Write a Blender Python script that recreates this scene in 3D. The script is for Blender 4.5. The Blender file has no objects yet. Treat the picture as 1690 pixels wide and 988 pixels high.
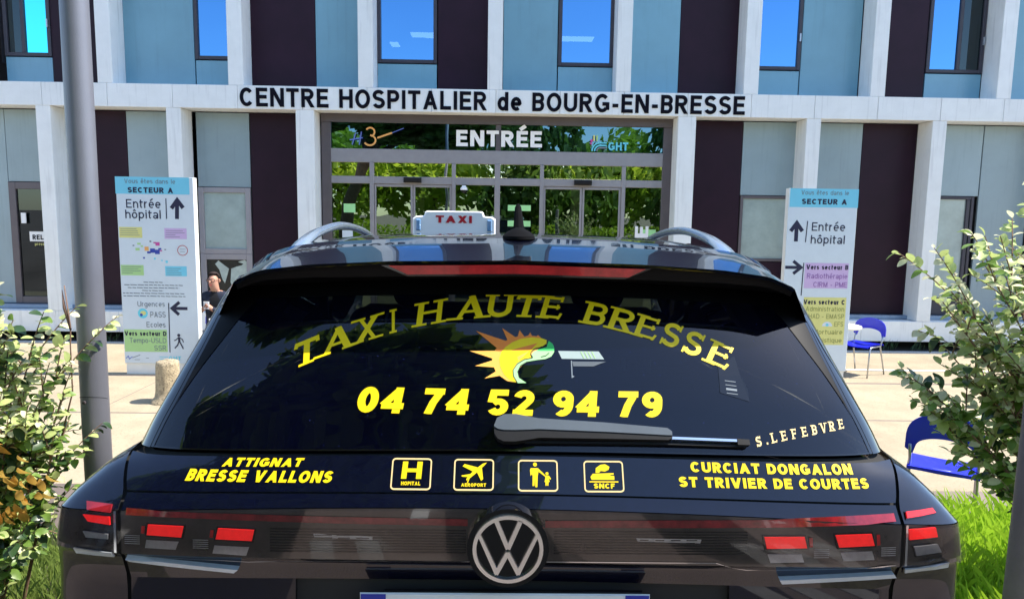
import bpy, bmesh, math, random
from mathutils import Vector, Matrix
from math import sin, cos, pi, radians
random.seed(7)
SC = bpy.context.scene
COL = SC.collection

# ------------------------------------------------------------------ camera
PITCH, ROLL, YAW = radians(6.82), radians(.86), radians(.92)
Xc = Vector((cos(YAW), -sin(YAW), 0)); Hh = Vector((sin(YAW), cos(YAW), 0)); Zv = Vector((0, 0, 1))
Fw = Hh * cos(PITCH) - Zv * sin(PITCH); U0 = Hh * sin(PITCH) + Zv * cos(PITCH)
Rr = Xc * cos(ROLL) + U0 * sin(ROLL); Uu = -Xc * sin(ROLL) + U0 * cos(ROLL)
cd = bpy.data.cameras.new('camera'); cam = bpy.data.objects.new('camera', cd); COL.objects.link(cam)
m = Matrix.Identity(4)
for i in range(3):
    m[i][0] = Rr[i]; m[i][1] = Uu[i]; m[i][2] = -Fw[i]
m[2][3] = 1.73
cam.matrix_world = m
cd.sensor_width = 36; cd.lens = 1150 / 1690 * 36; cd.clip_start = .05; cd.clip_end = 2000
SC.camera = cam
# ------------------------------------------------------------------ light
SUN_EL, SUN_AZ = radians(56), radians(2.6)      # sun to the right, a touch behind the facade
w = bpy.data.worlds.new('World'); SC.world = w; w.use_nodes = True
nt = w.node_tree; bg = nt.nodes['Background']; sk = nt.nodes.new('ShaderNodeTexSky')
sk.sky_type = 'NISHITA'; sk.sun_disc = False; sk.sun_elevation = SUN_EL; sk.sun_rotation = radians(90) - SUN_AZ
sk.ozone_density = 2.5; sk.dust_density = .35; sk.air_density = 1.0
nt.links.new(sk.outputs[0], bg.inputs[0]); bg.inputs[1].default_value = .15
sl = bpy.data.lights.new('sun', 'SUN'); sl.energy = 3.9; sl.angle = radians(.5); sl.color = (1, .93, .82)
so = bpy.data.objects.new('sun', sl); COL.objects.link(so)
sd = Vector((cos(SUN_EL) * cos(SUN_AZ), cos(SUN_EL) * sin(SUN_AZ), sin(SUN_EL)))
so.rotation_euler = sd.to_track_quat('Z', 'Y').to_euler(); so.location = sd * 60
vs = SC.view_settings; vs.view_transform = 'Standard'; vs.look = 'None'; vs.exposure = 1.2; vs.gamma = 1

# ------------------------------------------------------------------ materials
def mat(name, col, rough=.5, metal=0, spec=.5, coat=0, var=0, vscale=8, bump=0, bscale=60, emit=0, transl=0, speck=None, objvar=0, streak=0):
    mt = bpy.data.materials.new(name); mt.use_nodes = True
    n = mt.node_tree.nodes; l = mt.node_tree.links; p = n['Principled BSDF']
    p.inputs['Base Color'].default_value = (*col, 1); p.inputs['Roughness'].default_value = rough
    p.inputs['Metallic'].default_value = metal; p.inputs['Specular IOR Level'].default_value = spec
    p.inputs['Coat Weight'].default_value = coat; p.inputs['Coat Roughness'].default_value = .02
    tc = n.new('ShaderNodeTexCoord')
    if var:
        tx = n.new('ShaderNodeTexNoise'); tx.inputs['Scale'].default_value = vscale; tx.inputs['Detail'].default_value = 8
        tx.inputs['Roughness'].default_value = .65
        l.new(tc.outputs['Object'], tx.inputs['Vector'])
        r = n.new('ShaderNodeValToRGB'); r.color_ramp.elements[0].position = .3; r.color_ramp.elements[1].position = .7
        r.color_ramp.elements[0].color = (*[c * (1 - var) for c in col], 1)
        r.color_ramp.elements[1].color = (*[min(1, c * (1 + var)) for c in col], 1)
        l.new(tx.outputs['Fac'], r.inputs['Fac']); l.new(r.outputs['Color'], p.inputs['Base Color'])
        if speck:
            t2 = n.new('ShaderNodeTexNoise'); t2.inputs['Scale'].default_value = speck[0]; t2.inputs['Detail'].default_value = 3
            l.new(tc.outputs['Object'], t2.inputs['Vector'])
            r2 = n.new('ShaderNodeValToRGB'); r2.color_ramp.elements[0].position = speck[1]; r2.color_ramp.elements[1].position = speck[1] + .04
            l.new(t2.outputs['Fac'], r2.inputs['Fac'])
            mx = n.new('ShaderNodeMixRGB'); mx.inputs['Color2'].default_value = (*speck[2], 1)
            l.new(r2.outputs['Color'], mx.inputs['Fac']); l.new(r.outputs['Color'], mx.inputs['Color1'])
            l.new(mx.outputs['Color'], p.inputs['Base Color'])
    if objvar:       # each panel a slightly different tone, as delivered
        oi = n.new('ShaderNodeObjectInfo'); mr = n.new('ShaderNodeMapRange'); mr.inputs['To Min'].default_value = 1 - objvar; mr.inputs['To Max'].default_value = 1 + objvar
        hs = n.new('ShaderNodeHueSaturation'); l.new(oi.outputs['Random'], mr.inputs['Value']); l.new(mr.outputs[0], hs.inputs['Value'])
        if p.inputs['Base Color'].links: l.new(p.inputs['Base Color'].links[0].from_socket, hs.inputs['Color'])
        else: hs.inputs['Color'].default_value = (*col, 1)
        l.new(hs.outputs[0], p.inputs['Base Color'])
    if streak:       # rain streaks: noise drawn out vertically
        mp = n.new('ShaderNodeMapping'); mp.inputs['Scale'].default_value = (9, 9, .5); l.new(tc.outputs['Object'], mp.inputs['Vector'])
        ts_ = n.new('ShaderNodeTexNoise'); ts_.inputs['Scale'].default_value = 2; ts_.inputs['Detail'].default_value = 6; l.new(mp.outputs[0], ts_.inputs['Vector'])
        rs_ = n.new('ShaderNodeMapRange'); rs_.inputs['From Min'].default_value = .55; rs_.inputs['From Max'].default_value = .8; rs_.inputs['To Min'].default_value = 1; rs_.inputs['To Max'].default_value = 1 - streak
        l.new(ts_.outputs['Fac'], rs_.inputs['Value']); h2 = n.new('ShaderNodeHueSaturation'); l.new(rs_.outputs[0], h2.inputs['Value'])
        l.new(p.inputs['Base Color'].links[0].from_socket, h2.inputs['Color']); l.new(h2.outputs[0], p.inputs['Base Color'])
    if bump:
        b = n.new('ShaderNodeBump'); b.inputs['Strength'].default_value = bump; b.inputs['Distance'].default_value = .01
        t3 = n.new('ShaderNodeTexNoise'); t3.inputs['Scale'].default_value = bscale; t3.inputs['Detail'].default_value = 5
        l.new(tc.outputs['Object'], t3.inputs['Vector']); l.new(t3.outputs['Fac'], b.inputs['Height'])
        l.new(b.outputs['Normal'], p.inputs['Normal'])
    if emit:
        p.inputs['Emission Color'].default_value = (*col, 1); p.inputs['Emission Strength'].default_value = emit
    if transl:
        t = n.new('ShaderNodeBsdfTranslucent'); t.inputs['Color'].default_value = (*[min(1, c * 1.6) for c in col], 1)
        mx = n.new('ShaderNodeMixShader'); mx.inputs[0].default_value = transl
        l.new(p.outputs[0], mx.inputs[1]); l.new(t.outputs[0], mx.inputs[2]); l.new(mx.outputs[0], n['Material Output'].inputs['Surface'])
    return mt

def glass(name, tint, refl, rcol=(1, 1, 1), fres=1.5, rough=0, dust=0, wave=0, dcol=(.30, .33, .5)):
    """window glass: tinted see-through + mirror reflection (base share refl, rising at grazing angles) + thin film of dust"""
    mt = bpy.data.materials.new(name); mt.use_nodes = True
    n = mt.node_tree.nodes; l = mt.node_tree.links; n.remove(n['Principled BSDF'])
    t = n.new('ShaderNodeBsdfTransparent'); t.inputs[0].default_value = (*tint, 1)
    g = n.new('ShaderNodeBsdfGlossy'); g.inputs['Color'].default_value = (*rcol, 1); g.inputs['Roughness'].default_value = rough
    f = n.new('ShaderNodeFresnel'); f.inputs['IOR'].default_value = fres
    mm = n.new('ShaderNodeMath'); mm.operation = 'ADD'; mm.use_clamp = True; mm.inputs[1].default_value = refl
    l.new(f.outputs[0], mm.inputs[0])
    mx = n.new('ShaderNodeMixShader'); l.new(mm.outputs[0], mx.inputs[0]); l.new(t.outputs[0], mx.inputs[1]); l.new(g.outputs[0], mx.inputs[2])
    last = mx
    tc = n.new('ShaderNodeTexCoord')
    if wave:
        b = n.new('ShaderNodeBump'); b.inputs['Strength'].default_value = wave; b.inputs['Distance'].default_value = .02
        t3 = n.new('ShaderNodeTexNoise'); t3.inputs['Scale'].default_value = 1.3; t3.inputs['Detail'].default_value = 1
        l.new(tc.outputs['Object'], t3.inputs['Vector']); l.new(t3.outputs['Fac'], b.inputs['Height'])
        l.new(b.outputs['Normal'], g.inputs['Normal'])
    if dust:
        d = n.new('ShaderNodeBsdfDiffuse'); d.inputs['Color'].default_value = (*dcol, 1)
        tx = n.new('ShaderNodeTexNoise'); tx.inputs['Scale'].default_value = 210; tx.inputs['Detail'].default_value = 2
        tl = n.new('ShaderNodeTexNoise'); tl.inputs['Scale'].default_value = 3.5; tl.inputs['Detail'].default_value = 6
        l.new(tc.outputs['Object'], tx.inputs['Vector']); l.new(tc.outputs['Object'], tl.inputs['Vector'])
        r = n.new('ShaderNodeValToRGB'); e = r.color_ramp.elements; e[0].position = .72; e[1].position = .78
        e[0].color = (0, 0, 0, 1); e[1].color = (.5, .5, .5, 1)
        l.new(tx.outputs['Fac'], r.inputs['Fac'])
        m1 = n.new('ShaderNodeMath'); m1.operation = 'MULTIPLY_ADD'; m1.inputs[1].default_value = dust; m1.inputs[2].default_value = dust * .4
        l.new(tl.outputs['Fac'], m1.inputs[0])
        m2 = n.new('ShaderNodeMath'); m2.operation = 'ADD'; m2.use_clamp = True
        l.new(m1.outputs[0], m2.inputs[0]); l.new(r.outputs['Color'], m2.inputs[1])
        mx2 = n.new('ShaderNodeMixShader'); l.new(m2.outputs[0], mx2.inputs[0]); l.new(last.outputs[0], mx2.inputs[1]); l.new(d.outputs[0], mx2.inputs[2])
        last = mx2
    l.new(last.outputs[0], n['Material Output'].inputs['Surface'])
    return mt

M = {}
M['render'] = mat('white_concrete', (.84, .855, .84), .75, var=.05, vscale=3, bump=.15, bscale=120, objvar=.03, streak=.22)
M['grey_panel'] = mat('grey_blue_panel', (.27, .355, .39), .28, spec=.7, var=.06, vscale=2, objvar=.07, streak=.12)
M['blue_panel'] = mat('sky_tinted_panel', (.17, .36, .455), .28, spec=.7, var=.08, vscale=1.2, objvar=.09, streak=.12)  # upper grey-blue panels, the sky's reflected blue put into their colour
M['dark_panel'] = mat('aubergine_panel', (.022, .006, .016), .45, spec=.22, var=.2, vscale=2, objvar=.15)
M['alu'] = mat('bronze_aluminium', (.13, .11, .12), .4, metal=.3, var=.08, vscale=5)
M['alu_light'] = mat('grey_aluminium', (.34, .32, .34), .4, metal=.3, var=.06)
M['dark_frame'] = mat('dark_frame', (.05, .045, .06), .4, spec=.4, var=.1)
M['sill'] = mat('sill_metal', (.25, .33, .45), .35, metal=.5, var=.1)
M['joint'] = mat('joint_black', (.02, .02, .02), .9)
M['soil'] = mat('planting_soil', (.03, .025, .02), .95, var=.5, vscale=30, bump=1, bscale=40)
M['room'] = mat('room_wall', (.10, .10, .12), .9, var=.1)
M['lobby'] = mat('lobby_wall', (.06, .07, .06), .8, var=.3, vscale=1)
M['tube'] = mat('lit_tube', (1, .9, .55), emit=2.2)
M['tube_w'] = mat('lit_tube_white', (.9, .95, 1), emit=1.6)
M['letter'] = mat('dark_letter', (.006, .006, .012), .85, spec=.1, var=.1)
M['white'] = mat('white_print', (.93, .93, .93), .5, var=.02)
M['glass_up'] = glass('upper_window_glass', (.10, .16, .28), .55, (.18, .48, .92), wave=.1)
M['glass_dim'] = glass('dim_window_glass', (.05, .05, .06), .05, (.6, .75, .8))
M['glass_cyan'] = glass('bright_window_glass', (.10, .3, .4), .9, (.10, .85, 1.0))
M['glass_door'] = glass('entrance_glass', (.15, .18, .16), .22, (.75, 1, .8), wave=.12)
M['glass_top'] = glass('entrance_top_glass', (.04, .06, .07), .26, (.36, .66, .85), wave=.12)
M['glass_trans'] = glass('transom_glass', (.2, .22, .2), .6, (1, 1, .85), wave=.15)
M['frost'] = mat('frosted_pane', (.36, .44, .42), .18, spec=.8, var=.18, vscale=2.5)
M['ground'] = mat('ground_asphalt', (.19, .15, .13), .9, var=.35, vscale=.8, bump=.5, bscale=150)
M['paving'] = mat('forecourt_paving', (.40, .33, .225), .9, var=.16, vscale=2.2, bump=.5, bscale=160, speck=(45, .60, (.31, .25, .17)), objvar=.05)
M['kerb'] = mat('kerb_stone', (.36, .35, .33), .9, var=.15, vscale=9, bump=.4)
M['line'] = mat('painted_line', (.75, .75, .72), .8, var=.12, vscale=20)
M['paint'] = mat('black_car_paint', (.002, .003, .012), .25, spec=.2, coat=1, var=.25, vscale=60, speck=(260, .76, (.035, .04, .06)))
M['gloss'] = mat('black_gloss_trim', (.004, .004, .005), .08, spec=.5, coat=.6, var=.2, vscale=40)
M['rubber'] = mat('matt_black', (.008, .008, .009), .6, spec=.3, var=.3, vscale=30)
M['inner'] = mat('car_interior', (.006, .006, .008), .95, spec=.1, var=.3)
M['lens'] = mat('smoked_lens', (.045, .038, .036), .10, spec=.5, coat=1, var=.45, vscale=9)
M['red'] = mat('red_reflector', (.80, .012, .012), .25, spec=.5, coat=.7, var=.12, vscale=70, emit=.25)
M['darkred'] = mat('dark_red_lens', (.50, .010, .014), .15, spec=.5, coat=1, var=.35, vscale=25)
M['silver'] = mat('silver_reflector', (.42, .45, .5), .3, metal=.6, var=.15, vscale=90)
M['strip'] = mat('pale_reflector', (.55, .62, .70), .3, metal=.2, coat=.5, var=.06, vscale=50)
M['chrome'] = mat('chrome', (.82, .84, .86), .07, metal=1, var=.03)
M['badge'] = mat('badge_chrome', (.95, .95, .95), .3, metal=1, var=.03)
M['cover'] = glass('clear_lens_cover', (.90, .88, .88), .0, fres=1.45)
M['rail'] = mat('satin_rail', (.72, .80, .88), .22, metal=.9, var=.04)
M['carglass'] = glass('privacy_glass', (.14, .16, .155), .012, fres=1.5, dust=.02, dcol=(.05, .07, .30))
M['sideglass'] = glass('side_glass', (.18, .19, .2), .02, fres=1.5)
M['screen'] = glass('windscreen_glass', (.75, .78, .76), .0, fres=1.4)
M['yellow'] = mat('yellow_vinyl', (.97, .70, .005), .45, spec=.4, var=.05, vscale=30)
M['matte'] = mat('matte_black', (.004, .004, .005), .9, spec=.1, var=.2)
M['striplens'] = mat('strip_lens', (.26, .012, .018), .12, spec=.5, coat=1, var=.5, vscale=30)
M['cream'] = mat('cream_vinyl', (.88, .66, .30), .5, var=.03)
M['orange'] = mat('shaded_orange_vinyl', (.90, .26, .03), .5, var=.05, vscale=30)
M['lorange'] = mat('light_orange_vinyl', (.95, .48, .08), .5, var=.04)
M['green'] = mat('shaded_green_vinyl', (.05, .60, .13), .5, var=.04)
M['lgreen'] = mat('pale_green_vinyl', (.40, .80, .35), .5, var=.04)
M['black'] = mat('black_print', (.01, .01, .012), .6, var=.1)
M['arm'] = mat('grey_wiper', (.10, .12, .14), .4, spec=.4, coat=.15, var=.1)
M['plate'] = mat('plate_white', (.75, .8, .82), .35, var=.02)
M['plateblue'] = mat('plate_blue', (.01, .03, .35), .35, var=.05)
M['taxiwhite'] = mat('taxi_sign_white', (.97, .97, .98), .35, coat=.2, var=.02)
M['taxired'] = mat('taxi_red', (.55, .01, .03), .4, var=.05)
M['taxiblue'] = mat('taxi_lamp_blue', (.16, .32, .55), .2, coat=1, var=.1)
M['pole'] = mat('galvanised_pole', (.21, .215, .25), .42, metal=.3, var=.06, vscale=4, bump=.1, bscale=200)
M['post'] = mat('weathered_post', (.24, .21, .23), .6, var=.15, vscale=8, bump=.2)
M['granite'] = mat('bollard_concrete', (.42, .34, .22), .95, var=.35, vscale=22, bump=1, bscale=70, speck=(60, .6, (.14, .11, .08)))
M['sign'] = mat('sign_pale', (.66, .74, .80), .45, var=.03)
M['signside'] = mat('sign_white_edge', (.82, .82, .78), .5, var=.03)
M['sblue'] = mat('sign_blue', (.19, .62, .80), .5, var=.03)
M['sgreen'] = mat('sign_green', (.42, .68, .28), .5, var=.03)
M['spurple'] = mat('sign_purple', (.62, .45, .72), .5, var=.03)
M['syellow'] = mat('sign_yellow', (.72, .70, .25), .5, var=.03)
M['sink'] = mat('sign_ink', (.012, .014, .05), .6, var=.05)
M['sgrey'] = mat('sign_grey_ink', (.18, .22, .26), .6, var=.05)
M['spurp_ink'] = mat('sign_purple_ink', (.28, .12, .40), .6, var=.05)
M['olive_ink'] = mat('sign_olive_ink', (.28, .30, .08), .6, var=.05)
M['sred'] = mat('sign_red', (.5, .08, .08), .6, var=.05)
M['spink'] = mat('sign_pink', (.6, .08, .35), .6, var=.05)
M['sdblue'] = mat('sign_dark_blue', (.03, .06, .38), .6, var=.05)
M['logoorange'] = mat('logo_orange', (.85, .42, .12), .5, var=.05)
M['logoblue'] = mat('logo_blue', (.12, .18, .55), .5, var=.05)
M['logocyan'] = mat('logo_cyan', (.15, .65, .80), .5, var=.05)
M['chairblue'] = mat('blue_plastic', (.012, .02, .62), .35, coat=.2, var=.06)
M['steel'] = mat('chair_tube', (.45, .47, .5), .3, metal=.9, var=.05)
M['table'] = mat('cream_table', (.75, .72, .6), .5, var=.05)
M['skin'] = mat('skin', (.52, .27, .19), .6, var=.1, vscale=20)
M['jacket'] = mat('navy_jacket', (.012, .018, .04), .8, var=.3, vscale=20, bump=.4, bscale=40)
M['shirt'] = mat('black_shirt', (.006, .006, .01), .85, var=.3)
M['jeans'] = mat('grey_trousers', (.16, .17, .2), .85, var=.2, vscale=15)
M['hair'] = mat('dark_hair', (.02, .008, .008), .7, var=.3)
M['lime'] = mat('lime_green', (.45, .95, .03), .6, var=.05)
M['bark'] = mat('bark', (.10, .075, .05), .9, var=.4, vscale=12, bump=.8)
M['stem'] = mat('shrub_stem', (.22, .13, .09), .8, var=.3, vscale=20)
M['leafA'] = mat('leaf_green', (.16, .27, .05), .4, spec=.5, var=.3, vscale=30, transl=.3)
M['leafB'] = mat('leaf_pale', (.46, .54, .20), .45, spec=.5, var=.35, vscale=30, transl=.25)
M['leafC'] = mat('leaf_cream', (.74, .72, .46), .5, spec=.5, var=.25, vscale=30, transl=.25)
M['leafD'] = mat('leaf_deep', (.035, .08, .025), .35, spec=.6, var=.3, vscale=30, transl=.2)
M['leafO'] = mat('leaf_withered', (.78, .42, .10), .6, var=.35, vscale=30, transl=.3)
M['treeA'] = mat('tree_leaf_lime', (.30, .42, .04), .5, var=.4, vscale=2, transl=.45)
M['treeB'] = mat('tree_leaf_green', (.11, .20, .035), .5, var=.4, vscale=2, transl=.4)
M['grassA'] = mat('grass_bright', (.30, .46, .03), .5, var=.35, vscale=6, transl=.4)
M['grassB'] = mat('grass_dull', (.17, .24, .05), .5, var=.5, vscale=7, transl=.3)
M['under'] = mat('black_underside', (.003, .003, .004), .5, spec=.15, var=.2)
M['earth'] = mat('verge_earth', (.07, .065, .035), .95, var=.5, vscale=10, bump=1, bscale=30)
M['poster'] = mat('poster_black', (.015, .018, .016), .25, spec=.5, var=.3)
M['posterw'] = mat('poster_pale', (.45, .52, .46), .4, var=.15, vscale=12)

# ------------------------------------------------------------------ builders
def tag(o, label=None, cat=None, group=None, kind=None):
    if label: o['label'] = label
    if cat: o['category'] = cat
    if group: o['group'] = group
    if kind: o['kind'] = kind
    return o
def empty(name, loc=(0, 0, 0), rz=0, label=None, cat=None, group=None, kind=None):
    o = bpy.data.objects.new(name, None); COL.objects.link(o); o.location = loc; o.rotation_euler = (0, 0, rz)
    o.empty_display_size = .1
    return tag(o, label, cat, group, kind)
def link(name, me, parent=None):
    o = bpy.data.objects.new(name, me); COL.objects.link(o)
    if parent is not None: o.parent = parent
    return o
class MB:
    """collects verts / faces (with a material slot per face) and links them as one mesh object"""
    def __init__(s): s.v = []; s.f = []; s.m = []; s.mats = []
    def slot(s, m):
        if m not in s.mats: s.mats.append(m)
        return s.mats.index(m)
    def add(s, vs, fs, m):
        k = len(s.v); s.v += [tuple(v) for v in vs]; j = s.slot(m)
        for f in fs: s.f.append([i + k for i in f]); s.m.append(j)
        return s
    def box(s, x0, x1, y0, y1, z0, z1, m):
        v = [(x, y, z) for z in (z0, z1) for y in (y0, y1) for x in (x0, x1)]
        return s.add(v, [(0, 2, 3, 1), (4, 5, 7, 6), (0, 1, 5, 4), (2, 6, 7, 3), (0, 4, 6, 2), (1, 3, 7, 5)], m)
    def bbox(s, x0, x1, y0, y1, z0, z1, m, b=.006):
        """box with a chamfered front outline (front = -y)"""
        v = [(x0, y1, z0), (x1, y1, z0), (x1, y1, z1), (x0, y1, z1), (x0, y0 + b, z0), (x1, y0 + b, z0), (x1, y0 + b, z1), (x0, y0 + b, z1),
             (x0 + b, y0, z0 + b), (x1 - b, y0, z0 + b), (x1 - b, y0, z1 - b), (x0 + b, y0, z1 - b)]
        return s.add(v, [(3, 2, 1, 0), (0, 1, 5, 4), (1, 2, 6, 5), (2, 3, 7, 6), (3, 0, 4, 7), (4, 5, 9, 8), (5, 6, 10, 9), (6, 7, 11, 10), (7, 4, 8, 11), (8, 9, 10, 11)], m)
    def tube(s, pts, rs, m, n=8, caps=True):
        pts = [Vector(p) for p in pts]
        if not hasattr(rs, '__len__'): rs = [rs] * len(pts)
        vs = []; fs = []; prev = None
        for i, p in enumerate(pts):
            d = (pts[min(i + 1, len(pts) - 1)] - pts[max(i - 1, 0)]).normalized()
            if prev is None: a = d.orthogonal().normalized()
            else: a = (prev - d * prev.dot(d)).normalized()
            prev = a; b = d.cross(a)
            for k in range(n):
                t = 2 * pi * k / n; vs.append(p + (a * cos(t) + b * sin(t)) * rs[i])
        for i in range(len(pts) - 1):
            for k in range(n): fs.append((i * n + k, i * n + (k + 1) % n, (i + 1) * n + (k + 1) % n, (i + 1) * n + k))
        if caps:
            fs.append(tuple(range(n - 1, -1, -1))); e = (len(pts) - 1) * n; fs.append(tuple(range(e, e + n)))
        return s.add(vs, fs, m)
    def lathe(s, prof, m, n=24, c=(0, 0, 0), sx=1, sy=1):
        vs = []; fs = []
        for r, z in prof:
            for k in range(n): t = 2 * pi * k / n; vs.append((c[0] + r * cos(t) * sx, c[1] + r * sin(t) * sy, c[2] + z))
        for i in range(len(prof) - 1):
            for k in range(n): fs.append((i * n + k, i * n + (k + 1) % n, (i + 1) * n + (k + 1) % n, (i + 1) * n + k))
        fs.append(tuple(range(n - 1, -1, -1))); e = (len(prof) - 1) * n; fs.append(tuple(range(e, e + n)))
        return s.add(vs, fs, m)
    def grid(s, fn, nu, nv, m):
        vs = [fn(i / nu, j / nv) for j in range(nv + 1) for i in range(nu + 1)]
        fs = [(j * (nu + 1) + i, j * (nu + 1) + i + 1, (j + 1) * (nu + 1) + i + 1, (j + 1) * (nu + 1) + i) for j in range(nv) for i in range(nu)]
        return s.add(vs, fs, m)
    def plate(s, poly, y0, y1, m):
        """outline in the x,z plane given depth y0 (front) .. y1 (back)"""
        n = len(poly); vs = [(x, y0, z) for x, z in poly] + [(x, y1, z) for x, z in poly]
        fs = [tuple(range(n)), tuple(range(2 * n - 1, n - 1, -1))] + [(i, n + i, n + (i + 1) % n, (i + 1) % n) for i in range(n)]
        return s.add(vs, fs, m)
    def mesh(s, name):
        me = bpy.data.meshes.new(name); me.from_pydata(s.v, [], s.f)
        for m in s.mats: me.materials.append(M[m])
        me.polygons.foreach_set('material_index', s.m); me.update(); return me
    def build(s, name, parent=None, smooth=False, ang=None):
        me = s.mesh(name)
        if smooth:
            bm = bmesh.new(); bm.from_mesh(me); bmesh.ops.remove_doubles(bm, verts=bm.verts, dist=1e-5)
            bmesh.ops.recalc_face_normals(bm, faces=bm.faces)
            for f in bm.faces: f.smooth = True
            if ang:
                for e in bm.edges:
                    if len(e.link_faces) == 2 and e.calc_face_angle(0) > radians(ang): e.smooth = False
            bm.to_mesh(me); bm.free()
        return link(name, me, parent)

# ------------------------------------------------------------------ stroke lettering
def arc(cx, cy, rx, ry, a0, a1, n=10):
    return [(cx + rx * cos(radians(a0 + (a1 - a0) * i / n)), cy + ry * sin(radians(a0 + (a1 - a0) * i / n))) for i in range(n + 1)]
def glyph(c, w):
    """centre-line strokes of a letter, cap height 1, stroke width w -> (advance, [(points, width factor)])"""
    h = w / 2; b = h; t = 1 - h; X = .72 + w * .15                       # X = x-height
    def R(W, *s): return W, [list(q) for q in s]
    acc = {'É': 'E', 'È': 'E', 'é': 'e', 'ê': 'e', 'ô': 'o', 'Ô': 'O'}
    if c in acc:
        W, s = glyph(acc[c], w); y = X + .12 if c.islower() else 1.1; mx = W / 2
        if c in 'Éé': s = s + [[(mx - .13, y - .02), (mx + .17, y + .22)]]
        else: s = s + [[(mx - .13, y), (mx, y + .14), (mx + .13, y)]]
        return W, s
    if c == ' ': return .32, []
    if c == 'A': W = .63 + max(w, .15); return R(W, [(h * .9, -.1), (W / 2 + .02, 1.1 - w * .6)], [(W - h * .9, -.1), (W / 2 - .02, 1.1 - w * .6)], [(.2, .32), (W - .2, .32)])
    if c == 'B': W = .66; return R(W, [(h, 0), (h, 1)], [(h, t)] + arc(W * .55, (t + .52) / 2, W * .38 - h * .6, (t - .52) / 2, 90, -90) + [(h, .52)], [(W * .5, .52)] + arc(W * .58, (b + .52) / 2, W * .42 - h, (.52 - b) / 2, 90, -90) + [(h, b)])
    if c == 'C': W = .76; return R(W, arc(W / 2, .5, W / 2 - h, .5 - h, 40, 320, 18))
    if c == 'D': W = .74; return R(W, [(h, 0), (h, 1)], [(h, t)] + arc(W * .45, .5, W * .55 - h, .5 - h, 90, -90, 14) + [(h, b)])
    if c == 'E': W = .64; return R(W, [(h, 0), (h, 1)], [(h, t), (W - .02, t)], [(h, .52), (W - .06, .52)], [(h, b), (W, b)])
    if c == 'F': W = .6; return R(W, [(h, 0), (h, 1)], [(h, t), (W, t)], [(h, .5), (W - .08, .5)])
    if c == 'G': W = .8; return R(W, arc(W / 2, .5, W / 2 - h, .5 - h, 42, 318, 18), [(W - h, .14), (W - h, .46)], [(W * .52, .46), (W, .46)])
    if c == 'H': W = .74; return R(W, [(h, 0), (h, 1)], [(W - h, 0), (W - h, 1)], [(h, .53), (W - h, .53)])
    if c == 'I': return R(w + .02, [(h + .01, 0), (h + .01, 1)])
    if c == 'J': W = .52; return R(W, [(W - h, 1)] + arc(W / 2, .28, W / 2 - h, .28 - h, 0, -180))
    if c == 'L': W = .6; return R(W, [(h, 0), (h, 1)], [(h, b), (W, b)])
    if c == 'M': W = .68 + 1.2 * w; return R(W, [(h, 0), (h, 1)], [(W - h, 0), (W - h, 1)], [(h * .9, 1.05), (W / 2, .02)], [(W - h * .9, 1.05), (W / 2, .02)])
    if c == 'N': W = .64 + .6 * w; return R(W, [(h, 0), (h, 1)], [(W - h, 0), (W - h, 1)], [(h * .8, 1.06), (W - h * .8, -.06)])
    if c == 'O': W = .82; return R(W, arc(W / 2, .5, W / 2 - h, .5 - h + .01, 0, 360, 26))
    if c == 'P': W = .66; return R(W, [(h, 0), (h, 1)], [(h, t)] + arc(W * .55, (t + .46) / 2, W * .45 - h, (t - .46) / 2, 90, -90) + [(h, .46)])
    if c == 'R': W = .72; return R(W, [(h, 0), (h, 1)], [(h, t)] + arc(W * .52, (t + .5) / 2, W * .42 - h, (t - .5) / 2, 90, -90) + [(h, .5)], [(W * .42, .52), (W - h * .6, -.08)])
    if c == 'S':
        W = .68; k = .51; a = (t + k) / 2; d = (b + k) / 2
        return R(W, arc(W / 2, a, W / 2 - h * 1.1, (t - k) / 2, 25, 230, 14) + arc(W / 2, d, W / 2 - h, (k - b) / 2, 50, -160, 14))
    if c == 'T': W = .68; return R(W, [(0, t), (W, t)], [(W / 2, 0), (W / 2, 1)])
    if c == 'U': W = .74; return R(W, [(h, 1)] + arc(W / 2, .36, W / 2 - h, .36 - h, 180, 360, 12) + [(W - h, 1)])
    if c == 'V': W = .61 + max(w, .15); return R(W, [(h * .9, 1.1), (W / 2 + .015, -.1)], [(W - h * .9, 1.1), (W / 2 - .015, -.1)])
    if c == 'X': W = .59 + max(w, .15); return R(W, [(h, -.1), (W - h, 1.1)], [(h, 1.1), (W - h, -.1)])
    if c == '-': return R(.4, [(.04, .38), (.36, .38)])
    if c == '.': return R(w + .06, [(h + .02, 0), (h + .02, w)])
    if c == '0': W = .62; return R(W, arc(W / 2, .5, W / 2 - h, .5 - h, 0, 360, 24))
    if c == '2': W = .62; return R(W, arc(W / 2, .68, W / 2 - h, .32 - h, 170, -40, 12) + [(h * 1.2, b + .02)], [(0.02, b), (W, b)])
    if c == '4': W = .66; return R(W, [(W * .70, 0), (W * .70, 1)], [(W * .70, 1 - h * .8), (.04, .3)], [(0, .28), (W, .28)])
    if c == '5': W = .62; return R(W, [(W - .05, t), (.13, t), (.09, .5)], arc(W / 2 - .01, .33, W / 2 - h, .33 - h, 140, -155, 14))
    if c == '7': W = .6; return R(W, [(0, t), (W, t)], [(W - h, t), (W * .5, .45), (W * .32, 0)])
    if c == '9': W = .62; return R(W, arc(W / 2, .67, W / 2 - h, .33 - h, 0, 360, 18), [(W - h, .67)] + arc(W / 2, .45, W / 2 - h, .45 - h, 0, -125, 10))
    # lower case
    if c == 'a': W = .56; return R(W, [(W - h, 0), (W - h, X * .6)] + arc(W / 2, X - h - .16, W / 2 - h, .16, 0, 160, 8), arc(W * .45, .2, W * .45 - h, .2 - h + .02, 0, 360, 12))
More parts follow.
